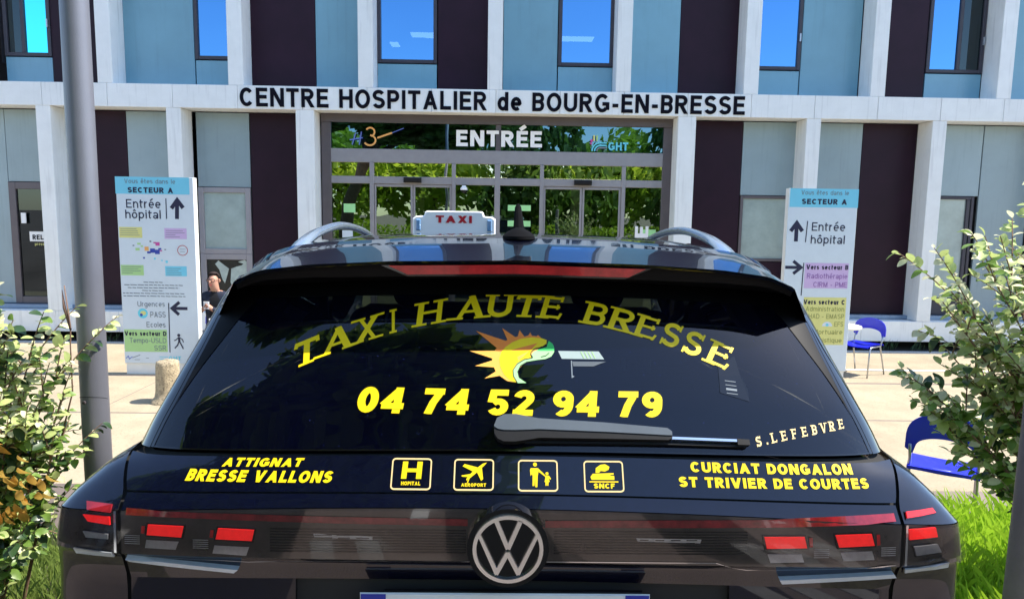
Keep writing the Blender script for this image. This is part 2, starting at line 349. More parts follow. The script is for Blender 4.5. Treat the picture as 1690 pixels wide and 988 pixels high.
    if c in 'dbpq':
        W = .6; o = arc(W / 2, X / 2, W / 2 - h, X / 2 - h, 0, 360, 16); x = W - h if c in 'dq' else h
        return R(W, o, [(x, 0), (x, 1)] if c in 'db' else [(x, -.28), (x, X)])
    if c == 'c': W = .52; return R(W, arc(W / 2 + .02, X / 2, W / 2 - h, X / 2 - h, 50, 310, 12))
    if c == 'e': W = .6; return R(W, [(h, X * .5), (W - h, X * .5)] + arc(W / 2, X / 2, W / 2 - h, X / 2 - h, 0, 310, 14))
    if c == 'g': W = .6; return R(W, arc(W / 2, X / 2, W / 2 - h, X / 2 - h, 0, 360, 16), [(W - h, X)] + arc(W / 2, -.06, W / 2 - h, .2, 0, -150, 8))
    if c == 'h': W = .58; return R(W, [(h, 0), (h, 1)], [(h, X * .45)] + arc(W / 2, X * .55, W / 2 - h, X * .45 - h, 180, 0, 8) + [(W - h, 0)])
    if c == 'i': return R(w + .04, [(h + .02, 0), (h + .02, X)], [(h + .02, .9 - h), (h + .02, .9 + h)])
    if c == 'l': return R(w + .04, [(h + .02, 0), (h + .02, 1)])
    if c == 'm': W = .9; return R(W, [(h, 0), (h, X)], [(h, X * .5)] + arc(W / 4 + h / 2, X * .6, W / 4 - h / 2, X * .4 - h, 180, 0, 8) + [(W / 2, 0)], [(W / 2, X * .5)] + arc(W * .75 - h / 2, X * .6, W / 4 - h / 2, X * .4 - h, 180, 0, 8) + [(W - h, 0)])
    if c == 'n': W = .58; return R(W, [(h, 0), (h, X)], [(h, X * .45)] + arc(W / 2, X * .55, W / 2 - h, X * .45 - h, 180, 0, 8) + [(W - h, 0)])
    if c == 'o': W = .6; return R(W, arc(W / 2, X / 2, W / 2 - h, X / 2 - h, 0, 360, 16))
    if c == 'r': W = .38; return R(W, [(h, 0), (h, X)], [(h, X * .5)] + arc(W * .8, X * .55, W * .8 - h, X * .45 - h, 180, 85, 6))
    if c == 's':
        W = .5; k = X * .52; a = (X - h + k) / 2; d = (b + k) / 2
        return R(W, arc(W / 2, a, W / 2 - h, (X - h - k) / 2, 30, 235, 10) + arc(W / 2, d, W / 2 - h, (k - b) / 2, 55, -150, 10))
    if c == 't': W = .38; return R(W, [(.14, .95)] + arc(.14 + .1, .1 + h, .1, .1, 180, 290, 5), [(0, X - h), (W, X - h)])
    if c == 'u': W = .58; return R(W, [(h, X)] + arc(W / 2, X * .4, W / 2 - h, X * .4 - h, 180, 360, 8) + [(W - h, X)], [(W - h, 0), (W - h, X)])
    if c == 'v': W = .54; return R(W, [(h, X + .05), (W / 2 + .01, -.02)], [(W - h, X + .05), (W / 2 - .01, -.02)])
    return R(.5, [(h, 0), (h, 1)])
SERIF = {'T': [(.34, 0), 'tips'], 'A': [(.03, 0), (.75, 0)], 'X': [(.08, 0), (.66, 0), (.08, 1), (.66, 1)], 'I': [(0, 0), (0, 1)], 'H': [(0, 0), (0, 1), (1, 0), (1, 1)],
         'U': [(0, 1), (1, 1)], 'E': [(0, 0), (0, 1)], 'F': [(0, 0), (0, 1)], 'B': [(0, 0), (0, 1)], 'R': [(0, 0), (0, 1), (.7, 0)], 'L': [(0, 0), (0, 1)], 'V': [(.05, 1), (.72, 1)], 'S': [], '.': []}
def strokes_of(c, w, serif):
    W, S = glyph(c, w)
    S = [(s, w) for s in S]
    if serif and c in SERIF:
        q = w * .62
        if c in 'EBRDLFH I' and len(S) > 1: S = [S[0]] + [(s, w if c == 'R' and i == 1 else q if c in 'EFLH' and not (c == 'H' and i == 0) else w * .85) for i, (s, _) in enumerate(S[1:])]
        if c in 'AUVX' and c != 'U': S = [(S[0][0], w * .7 if c == 'A' else w)] + [(s, w if c == 'A' and i == 0 else q) for i, (s, _) in enumerate(S[1:])]
        e = .13
        for p in SERIF[c]:
            if p == 'tips': S += [([(q / 2, 1), (q / 2 - .03, .76)], q), ([(W - q / 2, 1), (W - q / 2 + .03, .76)], q)]; continue
            x, y = p
            if c in 'IEFBRLHU': x = w / 2 if x == 0 else (W - w / 2 if x == 1 else x * W + .02)
            yy = q * .4 if y == 0 else 1 - q * .4
            S.append(([(x - w / 2 - e, yy), (x + w / 2 + e, yy)], q * .85))
        if c in 'EFL':
            if c != 'F': S.append(([(W - q * .4, 0), (W + .03, .27)], q * .8))
            if c != 'L': S.append(([(W - q * .4, 1), (W - q * .4 - .01, .76)], q * .8)); S.append(([(W - .14, .42), (W - .14, .64)], q * .7))
        if c == 'S': S += [([(W - .06, 1), (W - .08, .72)], q * .7), ([(.05, 0), (.06, .28)], q * .7)]
    return W, S
def clipz(poly, lo, hi):
    for sgn, lim in ((1, lo), (-1, -hi)):
        out = []
        for i in range(len(poly)):
            a, b = poly[i], poly[(i + 1) % len(poly)]
            ia, ib = sgn * a[1] >= lim, sgn * b[1] >= lim
            if ia: out.append(a)
            if ia != ib:
                t = (lim * sgn - a[1]) / (b[1] - a[1]); out.append((a[0] + (b[0] - a[0]) * t, lim * sgn))
        poly = out
        if len(poly) < 3: return []
    return poly
def stroke_polys(pts, w):
    n = len(pts); L = []; closed = n > 3 and math.dist(pts[0], pts[-1]) < 1e-4
    for i in range(n):
        if closed: a = pts[i - 1 if i > 0 else n - 2]; c = pts[i + 1 if i < n - 1 else 1]
        else: a = pts[max(i - 1, 0)]; c = pts[min(i + 1, n - 1)]
        p = pts[i]
        d1 = Vector((p[0] - a[0], p[1] - a[1])); d2 = Vector((c[0] - p[0], c[1] - p[1]))
        if d1.length < 1e-6: d1 = d2
        if d2.length < 1e-6: d2 = d1
        d1.normalize(); d2.normalize(); d = (d1 + d2)
        if d.length < 1e-3: d = d1
        d.normalize(); k = 1 / max(.5, d.dot(d2)); nn = Vector((-d.y, d.x)) * (w / 2 * k)
        L.append(((p[0] + nn.x, p[1] + nn.y), (p[0] - nn.x, p[1] - nn.y)))
    return [[L[i][0], L[i + 1][0], L[i + 1][1], L[i][1]] for i in range(n - 1)]
def letters(text, H, w=.17, track=.14, shear=0, serif=False, width=None, ci=False):
    """-> (width, [ (layer, [(x,z)...]) ]) in metres, baseline at z 0"""
    out = []; x = 0; k = 0
    for n_, ch in enumerate(text):
        W, S = strokes_of(ch, w, serif)
        for s, sw in S:
            k += 1
            for q in stroke_polys(s, sw):
                if ch.isupper() and ch not in 'ÉÈÔOCGSUJ' or ch in '47': q = clipz(q, 0, 1)
                if q: out.append((k % 5 + (100 * n_ if ci else 0), [((x + px + shear * py) * H, py * H) for px, py in q]))
        x += W + track
    tot = (x - track) * H
    if width:
        f = width / tot; out = [(l, [(a * f, b) for a, b in q]) for l, q in out]; tot = width
    return tot, out
def fan(b, pts, m):
    b.add(pts, [tuple(range(len(pts)))], m)
def flat_text(b, text, x, z, y, H, m, align='l', dy=-.0006, **kw):
    """lettering on a vertical face that looks towards -y; y = depth of the face"""
    W, P = letters(text, H, **kw)
    x0 = x - (W if align == 'r' else W / 2 if align == 'c' else 0)
    for l, q in P: fan(b, [(x0 + px, y + dy * (l + 1), z + pz) for px, pz in q], m)
def flat_poly(b, pts, y, m): fan(b, [(x, y, z) for x, z in pts], m)
def each_letter(text, H, **kw):
    W, P = letters(text, H, ci=True, **kw); D_ = {}
    for l, q in P: D_.setdefault(l // 100, []).append((l % 100, q))
    return W, [D_[k] for k in sorted(D_)]
def circle(cx, cz, r, n=20, rz=None): return [(cx + r * cos(2 * pi * i / n), cz + (rz or r) * sin(2 * pi * i / n)) for i in range(n)]

# ================================================================== setting: ground
def gz(x, y):
    """ground height: the lot falls gently from the parked car to the forecourt"""
    t = min(1, max(0, (y - 1.2) / 4.3)); return -.494 * (t * t * (3 - 2 * t))
b = MB()
xs = [-900, -200, -60, -20, -10, -6, -4, -3, -2, -1, 0, 1, 2, 3, 4, 6, 10, 20, 60, 200, 900]
ys = [-900, -200, -60, -20, -8, 0, 1.2] + [1.2 + 4.3 * i / 12 for i in range(1, 13)] + [8, 12, 20, 60, 200, 900]
b.add([(x, y, gz(x, y)) for y in ys for x in xs], [(j * len(xs) + i, j * len(xs) + i + 1, (j + 1) * len(xs) + i + 1, (j + 1) * len(xs) + i) for j in range(len(ys) - 1) for i in range(len(xs) - 1)], 'ground')
tag(b.build('ground', smooth=True), kind='structure')
FZ = -.49
fore = empty('forecourt', (0, 8, FZ), kind='structure')
def slab(x0, x1, y0, y1, parent, ox=0, oy=8, name='paving_slab', m='paving', dz=0):
    b = MB(); g = .005
    b.bbox(0, 1, 0, 1, 0, 1, m)
    b = MB(); z1 = 0 + dz; z0 = -.05; g = .008
    x0 += g; x1 -= g; y0 += g; y1 -= g; c = .004
    v = [(x0, y0, z0), (x1, y0, z0), (x1, y1, z0), (x0, y1, z0), (x0, y0, z1 - c), (x1, y0, z1 - c), (x1, y1, z1 - c), (x0, y1, z1 - c), (x0 + c, y0 + c, z1), (x1 - c, y0 + c, z1), (x1 - c, y1 - c, z1), (x0 + c, y1 - c, z1)]
    b.add([(a - ox, q - oy, z) for a, q, z in v], [(0, 1, 5, 4), (1, 2, 6, 5), (2, 3, 7, 6), (3, 0, 4, 7), (4, 5, 9, 8), (5, 6, 10, 9), (6, 7, 11, 10), (7, 4, 8, 11), (8, 9, 10, 11)], m)
    return b.build(name, parent)
for r, (ya, yb) in enumerate([(5.52, 7.56), (7.58, 9.32), (9.38, 11.58)]):
    x = -17.3 + r * 1.1
    while x < 17:
        slab(x, x + 3.9, ya, yb, fore, dz=random.uniform(-.002, .002)); x += 3.9 if 0 else 3.9
bb = MB(); bb.box(-17, 17, 9.325 - 8, 9.375 - 8, -.05, -.028, 'joint'); bb.build('drain_channel', fore)
bb = MB(); bb.box(4.9, 17, 10.16 - 8, 10.24 - 8, 0.003, .006, 'line'); bb.build('painted_line', fore)
bb = MB(); bb.box(-17, -3.4, 11.585 - 8, 11.64 - 8, -.05, .03, 'sill'); bb.box(3.3, 17, 11.585 - 8, 11.64 - 8, -.05, .03, 'sill'); bb.build('edging_strip', fore)
bb = MB(); bb.box(-17, -3.4, 11.645 - 8, 13 - 8, -.03, .0, 'soil'); bb.box(3.3, 17, 11.645 - 8, 13 - 8, -.03, .0, 'soil'); bb.build('planting_bed', fore)
for k in range(9):      # markings of the parking lot behind the camera
    bb = MB(); x = -11 + k * 2.6; bb.add([(x, -6.5, .004), (x + .12, -6.5, .004), (x + .12, -1.9, .004), (x, -1.9, .004)], [(0, 1, 2, 3)], 'line')
    tag(bb.build('bay_marking'), kind='structure')
bb = MB()
for k in (0, 1, 2, 8, 9, 17, 18, 19): bb.add([(-3.6 + k * .3, -1.5, .004), (-3.45 + k * .3, -1.5, .004), (-3.25 + k * .3, -.9, .004), (-3.4 + k * .3, -.9, .004)], [(0, 1, 2, 3)], 'kerb')
tag(bb.build('crossing_marking'), kind='structure')
bb = MB()      # dark patches added for tailgate reflections, a pale paver band on the lot
for x0, x1, y0, y1 in ((-3.2, -1.5, -2.6, -.4), (-.5, .1, -3.4, -.3), (.9, 1.5, -3.0, -.6), (2.2, 3.4, -2.2, -.2)): bb.add([(x0, y0, .003), (x1, y0, .003), (x1 + .4, y1, .003), (x0 + .3, y1, .003)], [(0, 1, 2, 3)], 'joint')
tag(bb.build('added_dark_patch'), kind='structure')
bb = MB()
for i in range(30): bb.add([(-6 + i * .42, -2.95, .007), (-5.62 + i * .42, -2.95, .007), (-5.62 + i * .42, -2.7, .007), (-6 + i * .42, -2.7, .007)], [(0, 1, 2, 3)], 'kerb')
tag(bb.build('paver_band'), kind='structure')
# planted verges either side of the parked car
def verge(name, x0, x1, y0, y1, hh):
    def f(u, v):
        x = x0 + (x1 - x0) * u; y = y0 + (y1 - y0) * v
        e = min(1, 6 * min(u, 1 - u, v * 1.0, 1 - v)); r = sin(x * 9.1) * cos(y * 7.3) * .02
        return (x, y, gz(x, y) - .01 + (hh + r) * max(0, e) ** .6)
    b = MB(); b.grid(f, 30, 30, 'earth'); return tag(b.build(name, smooth=True), kind='structure'), f
vr, fR = verge('verge', 1.12, 6.5, .9, 4.6, .14)
vl, fL = verge('verge', -6.5, -1.12, .9, 4.6, .10)

# ================================================================== the hospital
D = 11.85; PW = D + .42; BAY = 2.128
B0 = empty('hospital_building', (0, D, FZ), label='pale concrete hospital front with grey and aubergine panels and a glazed entrance', cat='building')
def bp(name, build, parent=B0, sm=False):
    """build(MB) in world coordinates -> part of the building"""
    b = MB(); build(b); b.v = [(x - 0, y - D, z - FZ) for x, y, z in b.v] if parent is B0 else b.v
    return b.build(name, parent, smooth=sm)
def sub(name, parent, build):
    b = MB(); build(b); b.v = [(x, y - D, z - FZ) for x, y, z in b.v]; return b.build(name, parent)
TOP = 8.6
gx = [-7.69 + BAY * k for k in range(-3, 11)]
for i, x in enumerate(gx):
    k = i - 3
    if k in (3, 4): continue
    wd = .30 if k in (2, 5) else .24
    if k == 5: x = 2.92
    bp('pier', lambda b: (b.bbox(x, x + wd, D, PW, .0215, 3.4185, 'render')))
    if k in (2, 5): bp('pier_base', lambda b: b.bbox(x, x + wd, D, PW, FZ, .0185, 'render'))
ux = [-6.65 + 2.127 * k for k in range(-4, 10)]
for x in ux: bp('pier', lambda b: b.bbox(x, x + .245, D, PW, 3.7965, 6.58, 'render'))
# fascia band in panels, joints every half bay
jx = [-7.57 + 1.0635 * k for k in range(-6, 22)]
for a, c in zip(jx, jx[1:]):
    bp('fascia_panel', lambda b: b.bbox(a + .003, c - .003, D - .004, D + .06, 3.42, 3.794, 'render', .004))
    bp('fascia_panel', lambda b: b.bbox(a + .003, c - .003, D - .004, D + .06, 6.582, 6.95, 'render', .004))
bp('fascia_core', lambda b: (b.box(jx[0], jx[-1], D + .0605, PW + .1, 3.424, 3.79, 'render'), b.box(jx[0], jx[-1], D + .0605, PW + .1, 6.586, 6.946, 'render')))
bp('parapet', lambda b: b.box(jx[0], jx[-1], D + .01, PW + .3, 6.952, TOP, 'render'))
# plinth below the piers, interrupted by the entrance
for a, c in zip(jx, jx[1:]):
    if c < -3.0 or a > 2.8:
        a2 = max(a, 2.93) if a > 2.8 else a; c2 = min(c, -3.12) if c < -3 else c
        bp('plinth_panel', lambda b: b.bbox(a2 + .002, c2 - .002, D - .002, D + .08, -.335, .018, 'render', .004))
for a, c in ((jx[0], -3.12), (2.93, jx[-1])):
    bp('plinth_core', lambda b: b.box(a, c, D + .081, PW + .2, -.33, .012, 'render'))
    bp('window_sill', lambda b: b.box(a, c, PW - .14, PW - .005, .022, .085, 'sill'))
# cladding panels and windows: (x0, x1, z0, z1, kind)
def panel(x0, x1, z0, z1, m, y=PW):
    bp('cladding_panel', lambda b: b.bbox(x0 + .004, x1 - .004, y, y + .04, z0 + .004, z1 - .004, m, .004))
def window(x0, x1, z0, z1, gm, fr=.05, mull=(), name='window', y=PW, fm='dark_frame', room=True, lit=None, bars=()):
    b = MB(); yy = y - .02; wv = [(x, q - D, z - FZ) for x, q, z in []]
    b.bbox(x0, x0 + fr, yy, y + .05, z0, z1, fm); b.bbox(x1 - fr, x1, yy, y + .05, z0, z1, fm)
    b.bbox(x0 + fr, x1 - fr, yy + .002, y + .05, z0, z0 + fr, fm); b.bbox(x0 + fr, x1 - fr, yy + .002, y + .05, z1 - fr, z1, fm)
    for mx in mull: b.bbox(mx - .03, mx + .03, yy + .003, y + .05, z0 + fr, z1 - fr, fm)
    for a_ in ((x0 - .03, x0 - .0, z0, z1), (x1, x1 + .03, z0, z1), (x0 - .03, x1 + .03, z0 - .03, z0), (x0 - .03, x1 + .03, z1, z1 + .03)): b.box(a_[0], a_[1], y + .0425, y + .052, a_[2], a_[3], 'joint')
    b.v = [(x, q - D, z - FZ) for x, q, z in b.v]; wn = b.build(name, B0)
    ed = [x0 + fr] + list(mull) + [x1 - fr]
    for i, (a, c) in enumerate(zip(ed, ed[1:])):
        a2 = a + (.03 if i else 0); c2 = c - (.03 if i < len(ed) - 2 else 0)
        g = gm[i] if isinstance(gm, (list, tuple)) else gm
        sub('pane', wn, lambda b: b.add([(a2, y + .015, z0 + fr), (c2, y + .015, z0 + fr), (c2, y + .015, z1 - fr), (a2, y + .015, z1 - fr)], [(0, 1, 2, 3)], g))
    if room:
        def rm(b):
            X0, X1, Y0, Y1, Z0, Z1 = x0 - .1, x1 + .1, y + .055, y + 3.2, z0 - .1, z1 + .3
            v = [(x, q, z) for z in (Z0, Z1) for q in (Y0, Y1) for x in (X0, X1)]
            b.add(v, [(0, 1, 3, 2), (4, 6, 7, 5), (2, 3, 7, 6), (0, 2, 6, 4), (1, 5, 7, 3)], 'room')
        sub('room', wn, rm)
    if lit:
        for (a, c, z, yy2, mm) in lit: sub('ceiling_light', wn, lambda b: b.box(a, c, yy2, yy2 + .3 if mm == 'tube_w' else yy2 + .06, z, z + .02, mm))
    return wn
UP0, UP1 = 3.797, 6.58
def upper(x0, x1, m): panel(x0, x1, UP0, UP1, m)
def upwin(x0, x1, side=0, lit=None, handle=False, gm='glass_up', mull=()):
    wz = 4.28
    panel(x0, x1, UP0, wz - .01, 'blue_panel'); panel(x0, x1, 5.86, UP1, 'blue_panel')
    wn = window(x0, x1, wz, 5.85, gm, fr=.06, lit=lit, mull=mull)
    if handle: sub('handle', wn, lambda b: b.box(x1 - .045, x1 - .02, PW - .05, PW - .022, 4.75, 4.88, 'silver'))
    return wn
for s in (-8.5 - 2.127 * 2, -8.5 - 2.127, ): upper(s + .1, s + 1.0, 'dark_panel'); upper(s + 1.0, s + 2.0, 'blue_panel')
upwin(-8.40, -7.62, handle=True, gm=['glass_dim', 'glass_cyan'], mull=(-8.08,)); upper(-7.62, -6.65, 'dark_panel')
upper(-6.41, -5.23, 'blue_panel'); upwin(-5.22, -4.54)
upper(-4.29, -3.19, 'dark_panel'); upper(-3.19, -2.40, 'blue_panel')
upwin(-2.15, -1.14, lit=[(-1.72, -1.2, 5.02, PW + 1.0, 'tube_w'), (-2.1, -1.95, 4.84, PW + 1.0, 'tube_w'), (-1.6, -1.36, 5.3, PW + 2.2, 'tube_w')]); upper(-1.13, -.27, 'dark_panel')
upper(-.02, .91, 'blue_panel'); upwin(.92, 1.86, lit=[(1.0, 1.65, 5.0, PW + 1.0, 'tube_w')])
upper(2.11, 2.99, 'blue_panel'); upper(2.99, 3.98, 'dark_panel')
upwin(4.23, 5.07, handle=True); upper(5.08, 6.1, 'blue_panel')
upper(6.35, 7.24, 'dark_panel'); upwin(7.25, 8.23, handle=True, gm=['glass_up', 'glass_dim'], mull=(7.80,))  # split pane: the dim half paints in a dark reflected reveal
upper(8.48, 9.5, 'blue_panel'); upper(9.5, 10.4, 'dark_panel')
upper(10.6, 11.5, 'dark_panel'); upper(11.5, 12.5, 'blue_panel'); upper(12.7, 13.8, 'blue_panel')
for x in ux[:-1]:
    pass
G0, G1 = .088, 3.41
def low(x0, x1, m, z0=G0, z1=G1): panel(x0, x1, z0, z1, m)
low(-13.0, -12.0, 'grey_panel'); low(-11.7, -10.7, 'dark_panel'); low(-10.7, -9.9, 'grey_panel')
low(-9.58, -8.5, 'grey_panel')
low(-8.5, -7.69, 'grey_panel', 2.19, G1)
door = window(-8.5, -7.7, G0, 2.185, 'glass_dim', fr=.12, name='glazed_door', fm='alu')
sub('notice', door, lambda b: (b.box(-8.20, -7.72, PW - .001, PW + .006, 1.17, 1.34, 'white'), flat_text(b, 'RELAIS', -8.15, 1.17 + .03, PW - .002, .085, 'letter', w=.22), flat_text(b, 'presse', -8.12, 1.10, PW + .004, .05, 'syellow', w=.15)))
sub('door_pull', door, lambda b: b.box(-8.30, -8.22, PW - .04, PW - .021, 1.48, 1.66, 'white'))
low(-7.45, -7.0, 'grey_panel'); low(-7.0, -6.44, 'dark_panel'); low(-6.44, -5.56, 'grey_panel')
low(-5.26, -4.35, 'grey_panel', 2.15, G1)
fw = window(-5.26, -4.36, 1.0, 2.145, 'frost', fr=.09, mull=(), name='window', fm='alu_light', room=False)
fd = window(-5.26, -4.36, G0, .998, 'poster', fr=.10, name='poster_panel', fm='alu_light', room=False)
def post(b):
    rr = random.Random(3); y = PW + .012
    S = [[(-5.02, .82), (-4.95, .72), (-4.90, .55), (-4.86, .48), (-4.82, .60), (-4.78, .74), (-4.86, .80), (-4.96, .88)],
         [(-4.76, .50), (-4.70, .36), (-4.66, .55), (-4.60, .60), (-4.52, .52), (-4.46, .58), (-4.44, .74), (-4.48, .86), (-4.56, .80), (-4.64, .78), (-4.74, .74)],
         [(-4.62, .86), (-4.5, .90), (-4.44, .84), (-4.5, .82)], [(-5.1, .4), (-4.98, .32), (-4.9, .2), (-5.0, .22), (-5.12, .3)], [(-4.8, .3), (-4.6, .22), (-4.5, .3), (-4.55, .42), (-4.7, .40)]]
    for i, s in enumerate(S): flat_poly(b, s, y - .001 * i, 'posterw')
sub('poster_print', fd, post)
low(-4.34, -3.42, 'dark_panel')
low(3.24, 4.16, 'dark_panel')
low(4.16, 5.1, 'grey_panel', 2.15, G1); window(4.17, 5.09, 1.0, 2.145, 'frost', fr=.05, name='window', fm='alu', room=False); low(4.17, 5.09, 'dark_panel', G0, .995)
low(5.36, 6.25, 'grey_panel'); low(6.25, 7.2, 'dark_panel')
low(7.46, 8.37, 'grey_panel', 2.19, G1); window(7.46, 8.30, .35, 2.185, ['frost', 'frost'], fr=.05, mull=(8.2,), name='window', fm='dark_frame', room=False); low(7.46, 8.30, 'dark_frame', G0, .345)
low(8.38, 9.25, 'grey_panel', G0, G1)
low(9.55, 10.5, 'dark_panel'); low(10.5, 11.35, 'grey_panel'); low(11.7, 12.6, 'grey_panel'); low(12.6, 13.4, 'dark_panel')
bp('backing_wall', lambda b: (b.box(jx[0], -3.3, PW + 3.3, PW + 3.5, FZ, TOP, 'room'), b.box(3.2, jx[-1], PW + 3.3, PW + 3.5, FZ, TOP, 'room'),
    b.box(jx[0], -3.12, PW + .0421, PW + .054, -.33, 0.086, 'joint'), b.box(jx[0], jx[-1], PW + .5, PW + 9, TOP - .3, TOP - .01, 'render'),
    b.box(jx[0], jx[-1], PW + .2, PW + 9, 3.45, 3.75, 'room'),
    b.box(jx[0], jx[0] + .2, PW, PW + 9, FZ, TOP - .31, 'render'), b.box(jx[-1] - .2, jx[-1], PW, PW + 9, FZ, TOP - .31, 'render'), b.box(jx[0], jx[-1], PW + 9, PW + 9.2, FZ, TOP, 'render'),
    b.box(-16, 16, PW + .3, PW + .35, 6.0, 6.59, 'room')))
# --- entrance front
EY = D + .36
ent = empty('entrance_front', (0, 0, 0)); ent.parent = B0
# the entrance is one assembly: its frame bars, door leaves and panes are pieces of it
def ef(name, build): return sub(name, ent, build)
X0, X1 = -3.10, 2.92
ef('frame', lambda b: (b.bbox(-3.11, -2.95, EY, EY + .12, FZ, 3.28, 'alu'), b.bbox(2.77, 2.925, EY, EY + .12, FZ, 3.28, 'alu'),
    b.bbox(-3.11, 2.925, EY - .012, EY + .12, 3.282, 3.418, 'alu'), b.bbox(-2.95, 2.77, EY + .002, EY + .12, 2.61, 2.84, 'alu_light'),
    b.bbox(-2.95, 2.77, EY + .003, EY + .12, 2.25, 2.375, 'alu_light'), b.bbox(-.125, -.035, EY + .004, EY + .12, 2.842, 3.28, 'alu')))
mull = [(-2.29, -2.22), (-.875, -.81), (-.135, -.04), (.65, .715), (2.07, 2.135)]
for a, c in mull: ef('mullion', lambda b: b.bbox(a, c, EY - .01, EY + .1, FZ + .01, 2.608, 'alu_light'))
edges = [-2.95] + [v for p in mull for v in p] + [2.77]
for i in range(0, len(edges), 2):
    a, c = edges[i], edges[i + 1]
    ef('transom_pane', lambda b: b.add([(a, EY + .04, 2.376), (c, EY + .04, 2.376), (c, EY + .04, 2.609), (a, EY + .04, 2.609)], [(0, 1, 2, 3)], 'glass_trans'))
    if i in (2, 8):     # sliding doors, two leaves
        md = (a + c) / 2
        for s, (p, q) in enumerate(((a, md - .002), (md + .002, c))):
            ef('door_leaf', lambda b: (b.bbox(p + .002, p + .035, EY + .02, EY + .06, FZ + .02, 2.247, 'alu_light'), b.bbox(q - .04, q - .002, EY + .02, EY + .06, FZ + .02, 2.247, 'alu_light'),
                b.bbox(p + .036, q - .041, EY + .022, EY + .06, 2.2, 2.247, 'alu_light'), b.bbox(p + .036, q - .041, EY + .022, EY + .06, FZ + .02, FZ + .12, 'alu_light')))
            ef('door_pane', lambda b: b.add([(p + .03, EY + .045, FZ + .1), (q - .03, EY + .045, FZ + .1), (q - .03, EY + .045, 2.22), (p + .03, EY + .045, 2.22)], [(0, 1, 2, 3)], 'glass_door'))
        ef('door_sensor', lambda b: b.bbox(md - .15, md + .15, EY - .09, EY + .0, 2.275, 2.36, 'rubber', .02))
    else:
        ef('side_pane', lambda b: b.add([(a, EY + .045, FZ + .1), (c, EY + .045, FZ + .1), (c, EY + .045, 2.249), (a, EY + .045, 2.249)], [(0, 1, 2, 3)], 'glass_door'))
for a, c in ((-2.95, -.126), (-.034, 2.77)):
    ef('top_pane', lambda b: b.add([(a, EY + .045, 2.842), (c, EY + .045, 2.842), (c, EY + .045, 3.28), (a, EY + .045, 3.28)], [(0, 1, 2, 3)], 'glass_top'))
# lettering
for L in each_letter('CENTRE HOSPITALIER de BOURG-EN-BRESSE', .30, w=.19, track=.14, width=8.36)[1]:
    bp('letter', lambda b: [b.plate([(-4.34 + x, 3.458 + z) for x, z in q], D - .014 - .0006 * l, D - .0045, 'letter') for l, q in L])
for L in each_letter('ENTRÉE', .27, w=.22, track=.13, width=1.47)[1]:
    ef('letter', lambda b: [fan(b, [(-.80 + x, EY - .02 - .001 * l, 2.905 + z) for x, z in q], 'white') for l, q in L])
def ght(b, x, z, s, y, c1='logocyan'):
    for i, (r, col) in enumerate(((.5, c1), (.34, c1), (.2, 'sgrey'))):
        for q in stroke_polys(arc(.55, 0, r, r, 180, 90, 6) + [(.95, r)], .09): fan(b, [(x + p * s, y - .001 * i, z + r2 * s) for p, r2 in q], col)
    for px, py, rr, col in ((.02, .62, .09, 'spink'), (-.02, .45, .06, 'spink')): flat_poly(b, circle(x + px * s, z + py * s, rr * s, 10), y - .004, col)
    for dx, col in ((.16, 'syellow'), (.34, 'sgreen')):
        for q in stroke_polys([(dx, .62), (dx, .95)], .1): fan(b, [(x + p * s, y - .003, z + r2 * s) for p, r2 in q], col)
    flat_text(b, 'GHT', x + 1.05 * s, z + .05 * s, y, .5 * s, c1, w=.22, track=.12)
ef('network_logo', lambda b: ght(b, 1.52, 2.86, .28, EY - .01))
def squig(b):
    y = EY - .01; c = lambda pts, w, m, k: [fan(b, [(p, y - .001 * k, q) for p, q in qq], m) for qq in stroke_polys(pts, w)]
    c(arc(-2.27, 3.12, .075, .07, 150, -80, 10), .028, 'logoorange', 1); c(arc(-2.28, 2.98, .10, .085, 85, -150, 12), .03, 'logoorange', 2)
    c([(-2.15, 3.02), (-1.9, 3.11)], .03, 'logoorange', 3); c([(-1.9, 3.11), (-1.7, 3.19)], .012, 'logoblue', 3)
    c([(-2.62, 2.98), (-2.40, 3.02)], .02, 'logoblue', 1); c([(-2.58, 2.90), (-2.52, 3.10)], .02, 'logoblue', 2); c([(-2.46, 2.90), (-2.42, 3.12)], .02, 'logoblue', 3)
ef('hospital_logo', squig)
def dome(b):
    b.lathe([(.05, .05), (.06, .02), (.06, 0)], 'white', 14, (-.66, EY - .10, 2.16)); b.lathe([(.002, -.055), (.03, -.045), (.045, -.02), (.048, 0)], 'rubber', 14, (-.66, EY - .10, 2.16))
    b.box(-.69, -.63, EY - .12, EY + .0, 2.205, 2.235, 'white')
ef('security_camera', dome)
# lobby
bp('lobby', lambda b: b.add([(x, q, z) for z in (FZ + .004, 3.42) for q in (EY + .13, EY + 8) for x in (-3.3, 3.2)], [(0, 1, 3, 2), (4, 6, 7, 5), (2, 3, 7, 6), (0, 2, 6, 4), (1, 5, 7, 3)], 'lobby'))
for (a, c, z, yy) in ((-1.25, .1, 2.42, EY + 1.6), (.95, 2.4, 2.42, EY + 1.6), (-2.6, -1.9, 2.5, EY + 4), (.9, 2.0, 2.55, EY + 4)):
    bp('ceiling_light', lambda b: b.box(a, c, yy, yy + .12, z, z + .05, 'tube'))
bp('lobby_column', lambda b: (b.box(-1.9, -1.7, EY + 3, EY + 3.2, FZ + .01, 3.4, 'render'), b.box(1.5, 1.7, EY + 3, EY + 3.2, FZ + .01, 3.4, 'render')))
bp('reception_desk', lambda b: (b.box(-.9, 1.0, EY + 5, EY + 5.6, FZ + .01, .6, 'grey_panel'), b.box(-1.0, 1.1, EY + 4.95, EY + 5.65, .602, .65, 'white')))
